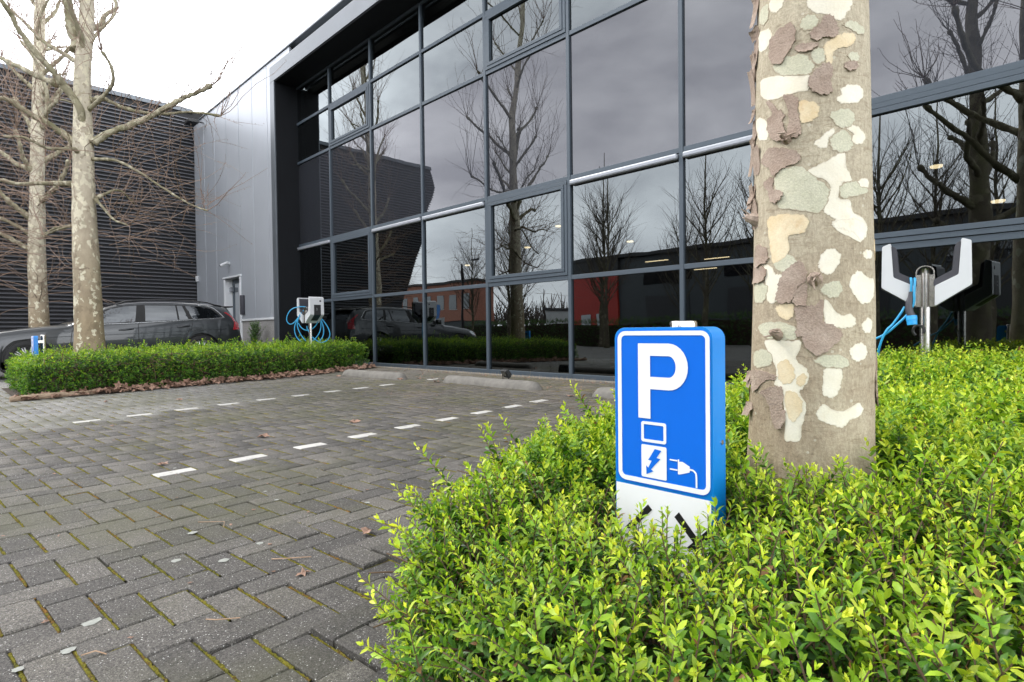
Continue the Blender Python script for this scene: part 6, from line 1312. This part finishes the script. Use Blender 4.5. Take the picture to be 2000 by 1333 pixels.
for yy in (FWY, RWY):
    for s in (1, -1):
        w = thing('wheel', None, None, (0, 0, 0)); w.parent = car; w.location = (s*.80, yy, WR)
        b = MB(); b.lathe([(.225, -.1), (.25, -.11), (.315, -.105), (.335, -.08), (.335, .08), (.315, .105), (.25, .11), (.225, .1)], (0, 0, 0), 40, 'x'); b.obj('tyre', M['rubber'], w, True, world=False)
        b = MB(); b.lathe([(.225, .10*s), (.215, .085*s), (.21, -.05*s)], (0, 0, 0), 36, 'x')
        for k in range(10):
            a = 2*math.pi*k/10; ca_, sa_ = math.cos(a), math.sin(a)
            for da in (-.10, .10):
                c1_, s1_ = math.cos(a+da), math.sin(a+da); b.tube([(s*.075, .04*ca_, .04*sa_), (s*.085, .215*c1_, .215*s1_)], [.014, .011], 5)
        b.lathe([(0, .09*s), (.045, .085*s), (.05, .06*s)], (0, 0, 0), 16, 'x'); b.obj('rim', M['rim'], w, True, world=False)
        b = MB(); b.lathe([(0, .02*s), (.20, .02*s), (.20, 0), (0, 0)], (0, 0, 0), 24, 'x'); b.obj('brake_disc', M['black'], w, world=False)

# ================================================================= THE STREET BEHIND THE VIEWPOINT (seen mirrored in the glass)
M['salmon'] = pm('salmon_brick', (.36, .16, .11), .85, var=.2, vscale=5); M['red'] = pm('red_cladding', (.42, .03, .018), .5, var=.08, vscale=2)
M['shed'] = pm('dark_cladding', (.05, .06, .065), .6, var=.12, vscale=1); M['palewall'] = pm('pale_render', (.5, .52, .52), .8, var=.1, vscale=1); M['roofdark'] = pm('roof_edge', (.03, .032, .035), .6)
ZS = gz(0, -40)
hd = thing('hedge', 'long clipped dark hedge across the lane, mirrored in the glass', 'hedge', (-6, -16, ZS))
fo = Foliage(51); rs = fo.rs
for x in np.arange(-33, 24, .16):
    for z in np.arange(ZS+.05, .50, .16):
        fo.put((x+rs.uniform(-.08, .08), -15.5+rs.uniform(-.06, .06), z+rs.uniform(-.08, .08)), (rs.gauss(0, .5), 1, rs.uniform(0, .8)), rs.uniform(1.6, 2.6), False, .12)
    for y in np.arange(-16.4, -15.4, .2): fo.put((x+rs.uniform(-.08, .08), y, .45+rs.uniform(-.05, .05)), (rs.gauss(0, .4), rs.gauss(0, .4), 1), rs.uniform(1.6, 2.4), False, .2)
fo.build(hd); b = MB(); b.box(-33, 24, -16.4, -15.55, ZS-.1, .38); b.obj('core', M['litter'], hd)
wh = thing('industrial_hall', 'long dark flat roofed hall with a red front section across the lane', 'hall', (-8, -30, ZS))
b = MB(); b.box(-26.0, 20, -40, -26, ZS-.1, 5.7); b.obj('wall', M['shed'], wh)
b = MB(); b.box(-31.2, -26.02, -40, -25.8, ZS-.1, 4.6); b.obj('red_wall', M['red'], wh)
b = MB(); b.box(-31.4, 20.2, -40.2, -25.6, 5.72, 6.0); b.box(-31.2, -26.02, -40, -25.7, 4.62, 5.7); b.obj('roof_edge', M['roofdark'], wh)
for k in range(7):
    x = -23.5+6.2*k; b = MB(); b.box(x, x+3.4, -26.02, -25.95, ZS, 2.6); b.obj('roller_door', M['roofdark'], wh)
    b = MB(); b.box(x-.2, x+3.6, -26.02, -25.95, 3.4, 4.3); b.obj('window', M['doorglass'], wh)
for k in range(2):
    b = MB(); b.box(-29.6+1.6*k, -28.6+1.6*k, -25.8, -25.74, .4, 1.4); b.obj('window', M['doorglass'], wh)
br = thing('brick_building', 'two storey salmon brick building with small windows far across the lane', 'building', (-50, -30, ZS))
b = MB(); b.box(-61, -44.5, -29.5, -27, 1.1, 5.2); b.obj('upper_wall', M['salmon'], br)
b = MB(); b.box(-61, -44.5, -29.4, -27.2, ZS-.1, 1.1); b.obj('lower_wall', M['shed'], br)
b = MB(); b.box(-61.2, -44.3, -29.7, -26.8, 5.2, 5.45); b.obj('roof', M['roofdark'], br)
for k in range(7):
    x = -60+2.25*k; b = MB(); b.box(x, x+1.1, -27.02, -26.96, 2.4, 3.9); b.obj('window', M['carglass'], br)
    b = MB(); b.box(x-.08, x+1.18, -27.01, -26.94, 2.30, 2.38); b.obj('window_sill', M['palewall'], br)
pb = thing('pale_shed', 'pale low shed far off between the mirrored tree trunks', 'shed', (-44, -46, ZS))
b = MB(); b.box(-50, -33, -52, -44, ZS-.1, 2.6); b.obj('wall', M['palewall'], pb)
b = MB(); b.box(-50.2, -32.8, -52.2, -43.8, 2.6, 2.9); b.obj('roof', M['roofdark'], pb)
st = thing('street_lamp', 'tall dark street lamp with a thin arm by the lane, mirrored in the glass', 'street lamp', (-30.1, -13, ZS))
b = MB(); b.tube([(-30.1, -13, ZS-.1), (-30.1, -13, 4.6)], [.11, .08], 10); b.obj('pole', M['black'], st)
b = MB(); b.tube([(-30.1, -13, 4.5), (-28.2, -12.6, 4.75)], .03, 6); b.obj('arm', M['steel'], st)
b = MB(); b.bbox(-28.6, -27.9, -12.7, -12.45, 4.68, 4.8, .03); b.obj('lamp_head', M['darkplastic'], st)
fp = thing('flagpole', 'white flagpole with a narrow coloured banner across the lane', 'flagpole', (-33.6, -13.4, ZS))
b = MB(); b.tube([(-33.6, -13.4, ZS-.1), (-33.6, -13.4, 2.1)], .05, 8); b.obj('pole', M['white'], fp)
b = MB(); b.box(-33.56, -33.2, -13.41, -13.39, .8, 1.9); b.obj('banner', M['signedge'], fp)
rsn = thing('road_sign', 'small pale road sign on a post across the lane', 'road sign', (-31.9, -12.6, ZS))
b = MB(); b.tube([(-31.9, -12.6, ZS-.1), (-31.9, -12.6, .9)], .04, 8); b.obj('post', M['steel'], rsn)
b = MB(); b.bbox(-32.25, -31.55, -12.55, -12.52, .1, .95, .01); b.obj('plate', M['palewall'], rsn)
# street trees: upright crowns of many rising branches
def street_tree(seed, h=9.5):
    random.seed(seed); root = thing('street_tree', 'bare upright street tree', 'tree')
    b = MB(); zb = 2.0; P = [(0, 0, -.1), (.03, 0, 1), (.0, .03, 2.4), (.05, .02, 4.5), (.0, .0, h)]; b.tube(spline(P, 4), list(np.interp(np.linspace(0, 1, 17), [0, .3, .6, 1], [.17, .13, .08, .02])), 9); b.obj('trunk', M['bark_dark'], root, True, world=False)
    br_, tw_ = MB(), MB()
    for k in range(26):
        z = zb+(h-3.2)*(k/34)**1.1; az = k*2.4+random.gauss(0, .3); Lm = (1-(z-zb)/(h+1))*random.uniform(2.2, 3.4)
        d = np.array([math.cos(az), math.sin(az), random.uniform(.7, 1.5)]); d /= np.linalg.norm(d); pts = [np.array([0, 0, z])]
        for q in range(5):
            d = d+np.array([random.gauss(0, .09), random.gauss(0, .09), .14]); d /= np.linalg.norm(d); pts.append(pts[-1]+d*Lm/5)
        br_.tube(pts, list(np.linspace(.036, .010, 6)), 5, cap=False)
        for q in pts[1:]:
            for _ in range(4):
                dd = d+np.array([random.gauss(0, .55), random.gauss(0, .55), random.gauss(.2, .35)]); twig(tw_, q, dd, random.uniform(.6, 1.5), .0075, n=4, buds=False)
    br_.obj('branches', M['bark_dark'], root, world=False); tag(tw_.obj('twigs', M['twig_dark'], root, world=False), kind='stuff'); return root
protos = [street_tree(3, 9.0), street_tree(4, 10.2), street_tree(6, 8.4)]
XS = [-30.1, -27.0, -24.7, -19.6, -18.2, -14.7, -12.7, -10.6, -5.7, -3.9, -2.2, 0.6, 3.4]
WHERE = ['by the lamp post', 'left of the pale shed', 'right of the pale shed', 'at the left edge of the red wall', 'before the middle of the red wall', 'before the dark hall near its red part', 'before the dark hall, straightest of the row', 'before the dark hall beside the big trunk', 'seen right of the big trunk', 'in the middle of the right hand panes', 'behind the hanging plug', 'at the far right of the row', 'last of the row']
for k, x in enumerate(XS):
    o = protos[k] if k < 3 else copy_tree(protos[k % 3])
    o.location = (x, -13.9+((k*37) % 5)*.25-1.0*(k % 2), ZS); o.rotation_euler = (0, 0, k*1.7); s = .9+.06*((k*13) % 5); o.scale = (s, s, s)
    o['label'] = 'bare street tree mirrored in the glass, '+WHERE[k]; o['group'] = 'street trees across the lane'
# far wood line
fw = MB(); random.seed(8)
for k in range(170):
    x = random.uniform(-190, 120); y = -95+random.gauss(0, 8); h = random.uniform(6, 11)
    for q in range(9): twig(fw, (x, y, ZS+h*.25), (random.gauss(0, .5), random.gauss(0, .3), 1), h*random.uniform(.5, .8), .16, n=4, buds=False)
tag(fw.obj('distant_woods', M['twig_dark']), 'bare distant woods along the horizon', kind='stuff')
